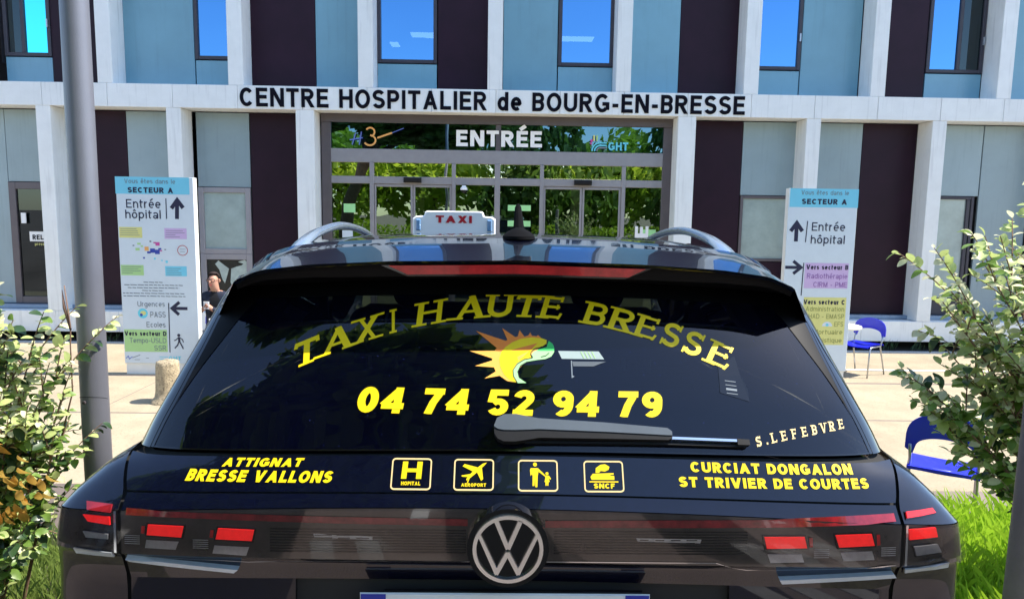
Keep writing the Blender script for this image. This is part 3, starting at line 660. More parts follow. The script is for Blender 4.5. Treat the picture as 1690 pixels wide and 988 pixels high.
for k, (a, c, z0, z1) in enumerate(((2.45, 2.7, 1.42, 1.53), (2.52, 2.68, 1.18, 1.36), (-2.75, -2.55, 1.75, 1.9), (-2.78, -2.6, 1.28, 1.44), (.1, .5, 1.82, 1.92), (.1, .5, 1.55, 1.65))):
    ef('window_sticker', lambda b: b.box(a, c, EY + .036, EY + .044, z0, z1, 'lgreen' if k != 3 else 'sign'))

# ================================================================== the parked taxi
CX = .035        # car axis
# rows of the rear shell, bottom to top: (rear y on the axis, z there, half width, y at the corner, z at the corner)
ROWS = [(1.46, .30, .90, 1.58, .30), (1.38, .42, .955, 1.47, .42), (1.36, .62, .985, 1.455, .62), (1.38, .80, .985, 1.455, .79), (1.395, .9645, .978, 1.455, .9485),
        (1.375, 1.0116, .9731, 1.45, 1.008), (1.36, 1.026, .974, 1.45, 1.022), (1.365, 1.1345, .9607, 1.45, 1.1002), (1.385, 1.1573, .9365, 1.50, 1.1366),
        (1.41, 1.1947, .8949, 1.54, 1.1784), (1.43, 1.2260, .8570, 1.57, 1.2040), (1.44, 1.2304, .8513, 1.58, 1.2082),
        (1.475, 1.2797, .8343, 1.60, 1.2562), (1.51, 1.3313, .8136, 1.625, 1.3053), (1.555, 1.3899, .7935, 1.67, 1.3633), (1.60, 1.4448, .7756, 1.72, 1.4188),
        (1.65, 1.502, .7605, 1.77, 1.4744), (1.70, 1.5551, .7457, 1.82, 1.5235), (1.76, 1.6181, .7298, 1.87, 1.5622)]
VB, VP, VL0, VL1, VC, VT, VG, VE = 0, 4, 6, 7, 8, 10, 11, 18     # bumper foot, plate, lamp bottom, lamp top, crease, tailgate top, glass foot, glass top
def row(v):
    v = min(max(v, 0), len(ROWS) - 1); i = min(int(v), len(ROWS) - 2); t = v - i
    a, c = ROWS[i], ROWS[i + 1]
    if i >= VG:
        p = ROWS[max(i - 1, VG)]; q = ROWS[min(i + 2, len(ROWS) - 1)]
        return [.5 * (2 * a[k] + (c[k] - p[k]) * t + (2 * p[k] - 5 * a[k] + 4 * c[k] - q[k]) * t * t + (3 * a[k] - p[k] - 3 * c[k] + q[k]) * t ** 3) for k in range(5)]
    return [a[k] + (c[k] - a[k]) * t for k in range(5)]
def lean(v): return .0105 * max(0, min(1, (10.5 - v) / 3))      # the car stands a touch lower on its right
def S(v, x):
    """point of the rear shell at row v, x metres off the axis"""
    Yc, zc, W, Ys, zs = row(v); n = 4.0 if v <= VT else 3.0
    t = min(1, abs(x) / W)
    return Vector((x + CX, Ys - (Ys - Yc) * (1 - t ** n) ** (1 / n), zc + (zs - zc) * t * t - lean(v) * x))
def Sn(v, x):
    a = S(v, x + .004) - S(v, x - .004); c = S(min(v + .03, 18), x) - S(max(v - .03, 0), x)
    n = a.cross(c); n.normalize(); return n if n.y < 0 else -n
def vz(x, z, lo=0, hi=18):
    for _ in range(26):
        md = (lo + hi) / 2
        if S(md, x).z < z: lo = md
        else: hi = md
    return (lo + hi) / 2
def on(x, z, off=0.0):
    """x off the axis, z height -> point on the shell moved out by off"""
    v = vz(x, z); return S(v, x) + Sn(v, x) * off
def side(v, y, sgn, out=0):
    Yc, zc, W, Ys, zs = row(v)
    return Vector((sgn * (W + out + .012 * min(1, max(0, y - Ys))) + CX, y, zs - .055 * max(0, y - 2.0) - sgn * W * lean(v)))
car = empty('parked_taxi', (CX, 3.6, -.2), label='black taxi estate parked in front, yellow lettering on its rear window and tailgate', cat='car')
def part(name, b, parent=None, smooth=True, ang=35):
    o_ = parent if parent is not None else car
    b.v = [(v[0] - CX, v[1] - 3.6, v[2] + .2) for v in b.v]
    return b.build(name, o_, smooth=smooth, ang=ang)
def patch(b, v0, v1, xa, xb, m, nu=40, off=0.0, nv=None):
    nv = nv or max(2, int((v1 - v0) * 4))
    def f(u, t):
        v = v0 + (v1 - v0) * t; a = xa(v) if callable(xa) else xa; c = xb(v) if callable(xb) else xb
        x = a + (c - a) * u; p = S(v, x)
        return p + Sn(v, x) * off if off else p
    b.grid(f, nu, nv, m)
def xcut(v):
    if v <= VC: return .812
    return .812 + (row(VT)[2] - .012 - .812) * ((v - VC) / (VT - VC)) ** .8
G = .004
def shell(b, v0, v1, m, sgn, y1=5.6, nu=16, nv=None, off=0):
    """corner from the tailgate cut round to the side, then forward"""
    nv = nv or max(2, int((v1 - v0) * 3))
    def f(u, t):
        v = v0 + (v1 - v0) * t; W = row(v)[2]
        if u <= .5:
            a = xcut(v) + G; k = u / .5; x = a + (W - a) * (1 - (1 - k) ** 2); return S(v, sgn * x)
        return side(v, row(v)[3] + (y1 - row(v)[3]) * ((u - .5) * 2) ** 1.3, sgn)
    b.grid(f, nu, nv, m)
# --- inner dark shell behind all seams
b = MB(); patch(b, 0, VG, lambda v: -row(v)[2] * .995, lambda v: row(v)[2] * .995, 'joint', off=-.012)
part('inner_shell', b)
# --- body: corners, flanks, bonnet, front
b = MB()
for s in (-1, 1):
    shell(b, 0, VL0 - .06, 'paint', s); shell(b, VL1 + .06, VT + 1, 'paint', s)
    b.grid(lambda u, t: side(VL0 - .06 + (VL1 + .12 - VL0) * t, 1.62 + 3.98 * u, s), 12, 3, 'paint')
def nose(u, t):     # rounded front
    v = t * VT; a = (u - .5) * pi; W = row(v)[2] + .012
    return (CX + W * (abs(sin(a)) ** .6) * (1 if a > 0 else -1), 5.6 + .35 * cos(a) ** .8 * (1 - .25 * t), row(v)[4] - .055 * 3.6)
b.grid(nose, 20, 10, 'paint')
def bonnet(u, t):
    x = -1 + 2 * u; y = 4.0 + 1.6 * t; W = row(VT)[2] + .01
    return (CX + x * W, y + .28 * (1 - x * x) * t, 1.13 - .055 * (y - 2) + .04 * (1 - x * x))
b.grid(bonnet, 14, 8, 'paint')
part('body', b)
b = MB(); b.box(CX - .85, CX + .85, 1.55, 5.4, .14, .22, 'rubber'); part('underside', b, smooth=False)
# --- tailgate
b = MB(); xl = lambda v: -xcut(v) + G; xr = lambda v: xcut(v) - G
patch(b, VC + .06, VT - .03, xl, xr, 'paint'); patch(b, VL1 + .05, VC - .04, xl, xr, 'paint'); patch(b, VL0 - .9, VL0 - .06, xl, xr, 'gloss')
patch(b, VP + .0, VL0 - .9, xl, xr, 'paint')
for s in (-1, 1): patch(b, 2.9, VP, lambda v: s * .46 if s > 0 else -xcut(v) + G, lambda v: xcut(v) - G if s > 0 else -.46, 'paint', 16)
tg = part('tailgate', b)
b = MB(); patch(b, 2.9, VP, -.46, .46, 'gloss', off=-.05)
b.grid(lambda u, t: S(VP, -.46 + .92 * u) + Vector((0, .05 * t, 0)), 20, 1, 'gloss')
for s in (-1, 1): b.grid(lambda u, t: S(2.9 + (VP - 2.9) * u, s * .46) + Vector((0, .05 * t, 0)), 4, 1, 'gloss')
part('plate_recess', b, tg)
b = MB(); patch(b, 0, 2.85, xl, xr, 'rubber'); part('bumper', b)
def stick(b, pts, m, off=.0012, sub_=1):
    """flat vinyl / trim outline in (x off axis, z), laid onto the shell"""
    fan(b, [on(x, z, off) for x, z in pts], m)
def band(b, pts, m, off=.001, n=1):
    """4-point strip, subdivided lengthwise so that it follows the shell"""
    (a, c, d, e) = pts; L = max(abs(c[0] - a[0]), .001); k = max(1, int(L / .03))
    b.grid(lambda u, t: on((a[0] + (c[0] - a[0]) * u) * (1 - t) + (e[0] + (d[0] - e[0]) * u) * t, (a[1] + (c[1] - a[1]) * u) * (1 - t) + (e[1] + (d[1] - e[1]) * u) * t, off), k, 1, m)
def relief(b, pts, m, h=.006, off=0.0):
    """same as band but a raised block with sides"""
    (a, c, d, e) = pts
    f = lambda u, t, o: on((a[0] + (c[0] - a[0]) * u) * (1 - t) + (e[0] + (d[0] - e[0]) * u) * t, (a[1] + (c[1] - a[1]) * u) * (1 - t) + (e[1] + (d[1] - e[1]) * u) * t, o)
    k = max(1, int(abs(c[0] - a[0]) / .03))
    b.grid(lambda u, t: f(u, t, off + h), k, 1, m)
    for t0 in (0, 1): b.grid(lambda u, t: f(u, t0, off + h * t), k, 1, m)
    for u0 in (0, 1): b.grid(lambda u, t: f(u0, u, off + h * t), 1, 1, m)
# --- number plate
b = MB(); y = 1.372
b.bbox(CX - .27, CX + .27, y, y + .012, .85, .9505, 'rubber', .004)
b.bbox(CX - .320, CX + .285, y - .004, y - .001, .834, .9495, 'plate', .003)
b.add([(CX - .318, y - .0048, .836), (CX - .266, y - .0048, .836), (CX - .266, y - .0048, .948), (CX - .318, y - .0048, .948)], [(0, 1, 2, 3)], 'plateblue')
b.add([(CX + .233, y - .0048, .836), (CX + .283, y - .0048, .836), (CX + .283, y - .0048, .948), (CX + .233, y - .0048, .948)], [(0, 1, 2, 3)], 'plateblue')
part('number_plate', b, tg, smooth=False)
#@@BAKED
# --- light bar across the tailgate, with its reflectors
b = MB(); patch(b, VL0 - .04, VL1, xl, xr, 'lens', 60, off=.002)
lb = part('light_bar', b, tg)
b = MB()
for i in range(9):
    z = 1.043 + i * .0058
    for x0, x1 in ((-.50, -.10), (.08, .48)): band(b, [(x0, z), (x1, z), (x1, z + .0022), (x0, z + .0022)], 'gloss', .003)
tag(part('lens_rib', b, tg), kind='stuff')
def trim(name, items, parent=tg, kindf=band):
    for pts, mm, o in items:
        b = MB(); kindf(b, pts, mm, o); part(name, b, parent, smooth=False)
STR = [(-.796, 1.1232, 1.1123), (-.5566, 1.1205, 1.1075), (-.359, 1.1174, 1.1035), (-.0969, 1.1147, 1.1007), ]
STR2 = [(.062, 1.1126, 1.0985), (.3366, 1.1156, 1.0995), (.5634, 1.1175, 1.1015), (.7960, 1.1204, 1.107)]
for L in (STR, STR2):
    b = MB()
    for p, q in zip(L, L[1:]): band(b, [(p[0], p[2]), (q[0], q[2]), (q[0], q[1]), (p[0], p[1])], 'striplens', .004)
    part('red_light_strip', b, tg)
def grow(p, d, e): cx_ = sum(a for a, _ in p) / 4; cz_ = sum(b_ for _, b_ in p) / 4; return [(cx_ + (a - cx_) * d, cz_ + (b_ - cz_) * e) for a, b_ in p]
REDS = [[(-.7514, 1.0729), (-.6808, 1.070), (-.6753, 1.0931), (-.7484, 1.0947)], [(-.6096, 1.0679), (-.5363, 1.0655), (-.531, 1.0884), (-.6042, 1.0909)], [(.5203, 1.0571), (.6044, 1.0582), (.5982, 1.0816), (.5142, 1.0816)], [(.6726, 1.0589), (.7481, 1.0616), (.7402, 1.0864), (.6635, 1.0849)]]
for p in REDS:
    b = MB(); relief(b, grow(p, 1.10, 1.28), 'gloss', .002, .0025); part('reflector_bezel', b, tg, smooth=False)
    b = MB(); s_ = 1 if p[0][0] > 0 else -1; xo = max(q[0] for q in p) if s_ > 0 else min(q[0] for q in p)
    band(b, [(xo + s_ * .006, p[0][1] + .002), (xo + s_ * .013, p[0][1] + .003), (xo + s_ * .011, p[2][1] - .002), (xo + s_ * .004, p[2][1] - .002)], 'darkred', .0045); part('red_edge_glow', b, tg, smooth=False)
    b = MB()
    for i in range(5):
        z_ = p[0][1] - .004 - i * .0042; band(b, [(xo + s_ * .016, z_), (xo + s_ * .048, z_), (xo + s_ * .048, z_ + .0016), (xo + s_ * .016, z_ + .0016)], 'silver', .0035)
    tag(part('lens_rib', b, tg), kind='stuff')
trim('red_reflector', [(p, 'red', .006) for p in ([(-.7514, 1.0729), (-.6808, 1.070), (-.6753, 1.0931), (-.7484, 1.0947)], [(-.6096, 1.0679), (-.5363, 1.0655), (-.531, 1.0884), (-.6042, 1.0909)],
    [(.5203, 1.0571), (.6044, 1.0582), (.5982, 1.0816), (.5142, 1.0816)], [(.6726, 1.0589), (.7481, 1.0616), (.7402, 1.0864), (.6635, 1.0849)])], tg, relief)
trim('clear_reflector', [(p, 'silver', .003) for p in ([(-.7572, 1.0446), (-.6939, 1.0429), (-.6873, 1.0597), (-.7542, 1.0613)], [(-.6176, 1.0371), (-.5491, 1.0334), (-.5427, 1.0513), (-.6135, 1.0538)],
    [(.5304, 1.0261), (.6006, 1.0271), (.5948, 1.044), (.5233, 1.0442)], [(.6844, 1.0289), (.7511, 1.0303), (.7448, 1.0487), (.677, 1.0472)],
    [(-.4087, 1.0736), (-.2911, 1.0697), (-.2911, 1.0757), (-.4111, 1.0808)], [(.2527, 1.0702), (.3821, 1.0671), (.3843, 1.0744), (.25, 1.0762)])], tg, relief)
trim('light_strip', [(p, 'strip', .011) for p in ([(-.7952, 1.0135), (-.5821, .9895), (-.5721, .9985), (-.8007, 1.0235)], [(.5658, .9723), (.8078, .9869), (.8006, .9969), (.5585, .983)])], tg, relief)
b = MB()
for p, q in zip([(.066, 1.0258), (.4164, 1.0247), (.4863, 1.0033)], [(.4164, 1.0247), (.4863, 1.0033), (.7983, 1.0165)]): band(b, [(p[0], p[1]), (q[0], q[1]), (q[0], q[1] + .0016), (p[0], p[1] + .0016)], 'chrome', .004)
for p, q in zip([(-.80, 1.026), (-.55, 1.012), (-.42, 1.020)], [(-.55, 1.012), (-.42, 1.020), (-.08, 1.026)]): band(b, [(p[0], p[1]), (q[0], q[1]), (q[0], q[1] + .0010), (p[0], p[1] + .0010)], 'silver', .003)
part('lens_edge_line', b, tg, smooth=False)
# --- outer tail lights
for s in (-1, 1):
    b = MB(); shell(b, VL0 - .04, VL1 + .02, 'lens', s, y1=1.62, nu=20)
    tl = part('tail_light', b)
    if s < 0:
        it = [([(-.8777, 1.0942), (-.8296, 1.0898), (-.8305, 1.1063), (-.8885, 1.1076)], 'red'), ([(-.8803, 1.1156), (-.8292, 1.1153), (-.8292, 1.1272), (-.8882, 1.1277)], 'striplens'),
              ([(-.8828, 1.0605), (-.835, 1.0597), (-.8350, 1.0701), (-.8894, 1.0727)], 'silver'), ([(-.9106, 1.0242), (-.8286, 1.0201), (-.8286, 1.0317), (-.9126, 1.0353)], 'strip')]
    else:
        it = [([(.8233, 1.1109), (.8964, 1.114), (.8919, 1.122), (.8253, 1.1213)], 'red'), ([(.8251, 1.071), (.8895, 1.0739), (.8839, 1.0939), (.8231, 1.0933)], 'red'),
              ([(.8422, 1.0363), (.9004, 1.0402), (.8905, 1.0581), (.8356, 1.0562)], 'silver'), ([(.8286, .9931), (.9245, 1.0042), (.9208, 1.0163), (.8246, 1.0063)], 'strip')]
    for p, mm in it:
        b = MB(); relief(b, grow(p, 1.06, 1.3), 'gloss', .002); part('reflector_bezel', b, tl, smooth=False); b = MB(); relief(b, p, mm, .005); part({'red': 'red_reflector', 'striplens': 'red_light_strip', 'silver': 'clear_reflector', 'strip': 'light_strip'}[mm], b, tl, smooth=False)
    b = MB(); b.grid(lambda u, t: (lambda v: S(v, s * (xcut(v) + .006 + (row(v)[2] - xcut(v) - .008) * (1 - (1 - u) ** 2))) + Sn(v, s * (xcut(v) + .006 + (row(v)[2] - xcut(v) - .008) * (1 - (1 - u) ** 2))) * .010)(VL0 + .02 + (VL1 - VL0 - .04) * t), 14, 4, 'cover'); part('lens_cover', b, tl)
    b = MB()
    for v0, v1 in ((VL0, VL1 + .02),):
        b.grid(lambda u, t: S(v0 + (v1 - v0) * t, s * (xcut(v0 + (v1 - v0) * t) + .006 + .005 * u)) + Vector((0, -.003, 0)), 1, 5, 'chrome')
    part('cut_edge_glint', b, tl, smooth=False)
b = MB(); patch(b, VL0 + .03, VL1 - .01, xl, xr, 'cover', 60, off=.014); part('lens_cover', b, tg)
# --- emblem
EC = Vector((CX - .0142, 1.338, 1.064)); b = MB()
def disc(b, r, y0, y1, m, n=40):
    b.add([(EC.x + r * cos(2 * pi * i / n), EC.y + y, EC.z + r * sin(2 * pi * i / n)) for y in (y0, y1) for i in range(n)], [tuple(range(n))] + [(i, n + i, n + (i + 1) % n, (i + 1) % n) for i in range(n)], m)
disc(b, .083, 0, .06, 'gloss'); em = part('emblem', b, tg, ang=30)
b = MB()
def ebar(pts, w, k):
    for q in stroke_polys(pts, w): b.plate([(EC.x + x, EC.z + z) for x, z in clip_c(q)], EC.y - .006 - k * .0002, EC.y - .0005, 'badge')
def clip_c(q, R=.0655):
    out = []
    for x, z in q:
        r = math.hypot(x, z); out.append((x * R / r, z * R / r) if r > R else (x, z))
    return out
for q in stroke_polys(arc(0, 0, .0675, .0675, 0, 360, 48), .0075): b.plate([(EC.x + x, EC.z + z) for x, z in q], EC.y - .0062, EC.y - .0005, 'badge')
u = .0713 / 57
P = lambda x, y: ((x - 97) * u, (79.5 - y) * u)
ebar([P(77, 30), P(97, 78.5)], .0092, 0); ebar([P(117, 30), P(97, 78.5)], .0092, 1)
ebar([P(50, 56), P(80, 121)], .0092, 2); ebar([P(144, 56), P(113, 121)], .0092, 3)
ebar([P(78, 121), P(97, 84)], .0092, 4); ebar([P(115, 121), P(96, 84)], .0092, 5)
part('emblem_ring', b, em, smooth=False)
# --- rear window
GE = lambda v: row(v)[2] - .045 + .02 * max(0, (v - VG) / 7)
b = MB(); patch(b, VG + .03, VE, lambda v: -GE(v), lambda v: GE(v), 'carglass', 90, nv=40)
rw = part('rear_window', b)
b = MB()
for s in (-1, 1):
    patch(b, VG + .03, VE, lambda v: s * GE(v) - (.008 if s > 0 else 0), lambda v: s * GE(v) + (.008 if s < 0 else 0), 'gloss', 2, nv=30, off=.001)
patch(b, VG + .03, VG + .12, lambda v: -GE(v), lambda v: GE(v), 'gloss', 60, off=.001, nv=1)
part('window_edge', b, rw)
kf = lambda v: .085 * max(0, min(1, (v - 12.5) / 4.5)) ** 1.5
b = MB()      # black frit border, widened upward to paint in shade and the spoiler's dark reflection
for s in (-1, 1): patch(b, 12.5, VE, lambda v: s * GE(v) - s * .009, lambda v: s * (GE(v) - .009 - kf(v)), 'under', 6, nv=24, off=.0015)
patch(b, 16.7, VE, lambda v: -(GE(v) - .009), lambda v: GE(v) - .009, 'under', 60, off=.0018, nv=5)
part('frit_shade_border', b, rw)
for s in (-1, 1):
    b = MB(); patch(b, VG, VE, lambda v: s * GE(v) + s * .003, lambda v: s * row(v)[2], 'gloss', 8, nv=30)
    b.grid(lambda u, t: side(VG + 7 * t, row(VG + 7 * t)[3] + .26 * u, s), 6, 24, 'paint')
    part('rear_pillar', b)
# --- roof and spoiler
def drop(x):
    x = abs(x); T = [(0, 0), (.3, .006), (.5, .017), (.62, .032), (.68, .055), (.715, .082), (.738, .125)]
    for (a, p), (c, q) in zip(T, T[1:]):
        if x <= c: return p + (q - p) * (x - a) / (c - a)
    return .125
ZC = [(1.585, 1.630), (1.75, 1.655), (1.925, 1.670), (2.1, 1.677), (2.4, 1.675), (2.8, 1.661), (3.3, 1.632), (3.62, 1.595)]
def zr(y):
    for (a, p), (c, q) in zip(ZC, ZC[1:]):
        if y <= c: return p + (q - p) * max(0, (y - a)) / (c - a)
    return ZC[-1][1]
def rp(x, y):
    y0 = y + (.045 + .0 * x) * (x / .74) ** 2 * max(0, (1.95 - y) / .39)
    return Vector((CX + x, y0, zr(y) - drop(x * (1.05 if y < 1.9 else 1))))
def rx(u): return (1 if u > .5 else -1) * .738 * (1 - (1 - abs(2 * u - 1)) ** 1.4)
b = MB(); b.grid(lambda u, t: rp(rx(u), 1.932 + 1.69 * t), 48, 16, 'paint'); roof = part('roof', b, ang=60)
LW = .655
sx = lambda u: (2 * u - 1) * LW
b = MB(); b.grid(lambda u, t: rp(rx(u) * (LW + (.738 - LW) * t ** .7) / .738, 1.585 + .341 * t), 48, 6, 'paint')
# rear face of the spoiler and its underside back to the glass
lipz = .030
b.grid(lambda u, t: rp(sx(u), 1.585) + Vector((0, .012 * t, -.008 * t)), 48, 1, 'chrome' if 0 else 'paint')
b.grid(lambda u, t: rp(sx(u), 1.585) + Vector((0, .012 + .01 * t, -.008 - lipz * t * (1 - .6 * abs(2 * u - 1) ** 3))), 48, 2, 'under')
def under(u, t):
    a = rp(sx(u), 1.585) + Vector((0, .022, -.008 - lipz * (1 - .6 * abs(2 * u - 1) ** 3))); x = sx(u) * 1.08; x = max(-.72, min(.72, x)); c = S(17.3, x)
    return a + (c - a) * t
b.grid(under, 48, 3, 'under')
for s in (-1, 1):     # end fins joining the pillar
    b.grid(lambda u, t: (rp(s * (LW + (.738 - LW) * u ** .7), 1.585 + .341 * u) * (1 - t) + (S(17.0 - 1.0 * (1 - u) , s * row(17)[2] * (.98 + .02 * u)) ) * t), 6, 4, 'gloss')
sp = part('spoiler', b, ang=40)
b = MB()
BR = [(-.2932 + .0, 1.6016), (.2968, 1.5999), (.2574, 1.5841), (-.2495, 1.5833)]
def brk(u, t):
    x = (-.2932 + .59 * u) * (1 - t) + (-.2495 + .507 * u) * t; return Vector((CX + x, 1.590 + .006 * t, 1.6195 - .021 * t - drop(x) * 1.0))
b.grid(brk, 24, 2, 'darkred'); part('high_brake_light', b, sp)
b = MB()
def brb(u, t):
    x = (-.31 + .62 * u) * (1 - t) + (-.25 + .50 * u) * t; return Vector((CX + x, 1.5935 + .006 * t, 1.6205 - .0265 * t - drop(x)))
b.grid(brb, 24, 1, 'gloss'); part('brake_light_bezel', b, sp)
# antenna, taxi sign, roof rails
b = MB(); b.lathe([(.040, 0), (.039, .008), (.030, .018), (.016, .026), (.009, .031)], 'matte', 20, (CX + .012, 1.93, 1.668), 1.12, 1.8)
b.tube([(CX + .012, 1.93, 1.69), (CX + .011, 1.955, 1.725), (CX + .010, 1.97, 1.753), (CX + .010, 1.974, 1.763)], [.0165, .0125, .0095, .004], 'matte', 10)
part('antenna', b)
b = MB(); ty = 2.93; cx = -.198; r = .171
out = [(-r, 1.60), (-r, 1.715), (-r + .012, 1.724), (-.124, 1.727), (-.12, 1.742), (-.112, 1.7465), (.112, 1.7465), (.12, 1.742), (.124, 1.727), (r - .012, 1.724), (r, 1.715), (r, 1.60)]
n = len(out); ins = [(x * .97, z - .004 if z > 1.65 else z) for x, z in out]
b.add([(cx + x, ty - .03, z) for x, z in ins] + [(cx + x, ty - .022, z) for x, z in out] + [(cx + x, ty + .05, z) for x, z in out],
      [tuple(range(n))] + [(i, n + i, n + i + 1, i + 1) for i in range(n - 1)] + [(n + i, 2 * n + i, 2 * n + i + 1, n + i + 1) for i in range(n - 1)], 'taxiwhite')
b.box(cx - .15, cx + .15, ty - .02, ty + .12, 1.55, 1.66, 'taxiwhite')
ts = part('taxi_sign', b, smooth=False)
b = MB(); flat_text(b, 'TAXI', cx + .0, 1.698, ty - .031, .030, 'taxired', align='c', w=.24, track=.12, width=.150); part('sign_lettering', b, ts, smooth=False)
for s in (-1, 1):
    b = MB(); b.bbox(cx + s * .147 - .010, cx + s * .147 + .010, ty - .036, ty - .028, 1.665, 1.712, 'taxiblue', .004); part('side_lamp', b, ts, smooth=False)
for s in (-1, 1):
    b = MB(); P = []
    for i in range(25):
        t = i / 24; y = 1.92 + t * 1.15; h = .060 * max(0, sin(pi * t)) ** .75 - .012
        P.append((CX + s * (.60 - .015 * t), y, zr(y) - drop(.6) + h - .004, t))
    vs = []; wd = lambda t: .017 + .006 * (abs(2 * t - 1) ** 3)
    for x, y, z, t in P:
        hh = .0135
        for a in range(8): vs.append((x + wd(t) * cos(a * pi / 4), y, z + hh * sin(a * pi / 4)))
    b.add(vs, [(i * 8 + k, i * 8 + (k + 1) % 8, (i + 1) * 8 + (k + 1) % 8, (i + 1) * 8 + k) for i in range(24) for k in range(8)], 'rail')
    part('roof_rail', b, ang=60)
# --- side windows, front pillars, windscreen
for s in (-1, 1):
    b = MB(); f = lambda v: 4.05 - .42 * (v - VG) / 7
    b.grid(lambda u, t: side(VG + 7 * t, row(VG + 7 * t)[3] + .26 + (f(VG + 7 * t) - row(VG + 7 * t)[3] - .32) * u, s), 10, 6, 'sideglass'); part('side_window', b)
    b = MB(); b.grid(lambda u, t: side(VG + 7 * t, f(VG + 7 * t) - .06 + .06 * u, s), 1, 6, 'paint')
    b.box(CX + s * .80 - .03, CX + s * .80 + .03, 2.95, 3.03, 1.12, 1.52, 'gloss'); b.grid(lambda u, t: side(VE, 2.0 + 1.6 * u, s) + Vector((-s * .01 * t, 0, .03 * t)), 6, 1, 'paint'); part('window_pillar', b)
b = MB(); b.grid(lambda u, t: Vector((CX + (2 * u - 1) * (.80 - .08 * t), 4.08 - .45 * t, .98 + .61 * t)), 12, 4, 'screen'); part('windscreen', b)
b = MB(); b.grid(lambda u, t: Vector((CX + (2 * u - 1) * .83, 3.75 + .35 * t, .95 + .03 * sin(pi * t))), 6, 4, 'inner'); b.grid(lambda u, t: side(8.0 + 3.35 * t, 1.75 + 2.4 * u, -1, -.03), 12, 4, 'inner'); b.grid(lambda u, t: side(8.0 + 3.35 * t, 1.75 + 2.4 * u, 1, -.03), 12, 4, 'inner'); b.box(CX - .9, CX + .9, 4.06, 4.1, .3, .97, 'inner'); b.box(CX - .8, CX + .8, 1.55, 4.05, .24, .28, 'inner'); part('dashboard', b)
b = MB(); b.box(CX - .84, CX + .84, 1.50, 2.28, 1.155, 1.165, 'inner'); part('parcel_shelf', b, smooth=False)
def rest(x, y, z, w_=.13, h=.10):
    b = MB()
    b.grid(lambda u, t: Vector((CX + x + w_ * cos(2 * pi * u) * abs(sin(pi * t)) ** .35 * (1 - .12 * t), y + .05 * sin(2 * pi * u) * abs(sin(pi * t)) ** .4, z - h * cos(pi * t))), 20, 12, 'inner')
    for q in (-.045, .045): b.tube([(CX + x + q, y, z - h - .08), (CX + x + q, y, z - h + .02)], .007, 'silver', 6)
    part('headrest', b)
for x in (-.44, 0, .44): rest(x, 2.38, 1.33 if x else 1.27, .13, .085)
for x in (-.40, .40): rest(x, 3.12, 1.42, .13, .10)
b = MB(); b.bbox(CX - .66, CX + .66, 2.30, 2.46, .60, 1.20, 'inner', .05)
for x in (-.40, .40): b.bbox(CX + x - .24, CX + x + .24, 3.02, 3.2, .6, 1.32, 'inner', .07)
part('seat_back', b)
b = MB(); b.grid(lambda u, t: Vector((CX + .03 + .10 * (u - .5), 3.45, 1.50 + .035 * t)), 1, 1, 'inner'); part('mirror', b)
# --- wheels
for y, zc_ in ((2.32, .26), (4.98, -.01)):
    for s in (-1, 1):
        b = MB(); n = 36
        for r0, x0, r1, x1, mm in ((.36, .70, .36, .93, 'rubber'), (.36, .93, .33, .955, 'rubber'), (.33, .955, .26, .95, 'rubber'), (.26, .95, .24, .93, 'silver'), (.24, .93, .05, .945, 'silver')):
            b.add([(CX + s * x, y + r * cos(2 * pi * i / n), zc_ + r * sin(2 * pi * i / n)) for r, x in ((r0, x0), (r1, x1)) for i in range(n)], [(i, (i + 1) % n, n + (i + 1) % n, n + i) for i in range(n)], mm)
        wh = part('wheel', b)
        b = MB(); n = 24      # arch trim
        b.add([(CX + s * (row(1)[2] + .018), y + r * cos(pi * i / n - .12 + .24 * i / n), zc_ + .02 + r * sin(pi * i / n - .12 + .24 * i / n)) for r in (.37, .43) for i in range(n + 1)], [(i, i + 1, n + 2 + i, n + 1 + i) for i in range(n)], 'rubber')
        part('wheel_arch', b)
# --- wiper
b = MB()
def prism(b, top, bot, o0, o1, m):
    """raised bar on the glass: top & bottom edge poly-lines (x,z), stand-off o0..o1"""
    n = len(top); vs = []
    for o in (o0, o1):
        for (x, z) in top: vs.append(on(x, z, o))
        for (x, z) in bot: vs.append(on(x, z, o))
    f = []
    for i in range(n - 1):
        f += [(2 * n + i, 2 * n + i + 1, 3 * n + i + 1, 3 * n + i), (i, i + 1, 2 * n + i + 1, 2 * n + i), (n + i, n + i + 1, 3 * n + i + 1, 3 * n + i)]
    f += [(0, n, 3 * n, 2 * n), (n - 1, 2 * n - 1, 4 * n - 1, 3 * n - 1)]
    b.add(vs, f, m)
prism(b, [(-.046, 1.270), (-.040, 1.284), (-.025, 1.291), (0, 1.292), (.03, 1.287), (.05, 1.284), (.19, 1.277), (.325, 1.267), (.334, 1.261)],
      [(-.045, 1.268), (-.038, 1.264), (-.025, 1.262), (0, 1.262), (.03, 1.263), (.05, 1.264), (.19, 1.260), (.325, 1.254), (.334, 1.254)], .006, .030, 'arm')
prism(b, [(-.046, 1.267), (-.038, 1.2635), (-.025, 1.2615), (0, 1.2615), (.03, 1.2625), (.05, 1.2635), (.19, 1.2595), (.325, 1.2535), (.334, 1.2535)],
      [(-.045, 1.256), (-.038, 1.247), (-.025, 1.242), (0, 1.242), (.03, 1.246), (.05, 1.249), (.19, 1.248), (.325, 1.246), (.334, 1.249)], .004, .028, 'rubber')
wa = part('wiper', b, rw, ang=50)
b = MB(); prism(b, [(.02, 1.2475), (.334, 1.2455), (.50, 1.2395)], [(.02, 1.2435), (.334, 1.2415), (.50, 1.2355)], .002, .012, 'rubber')
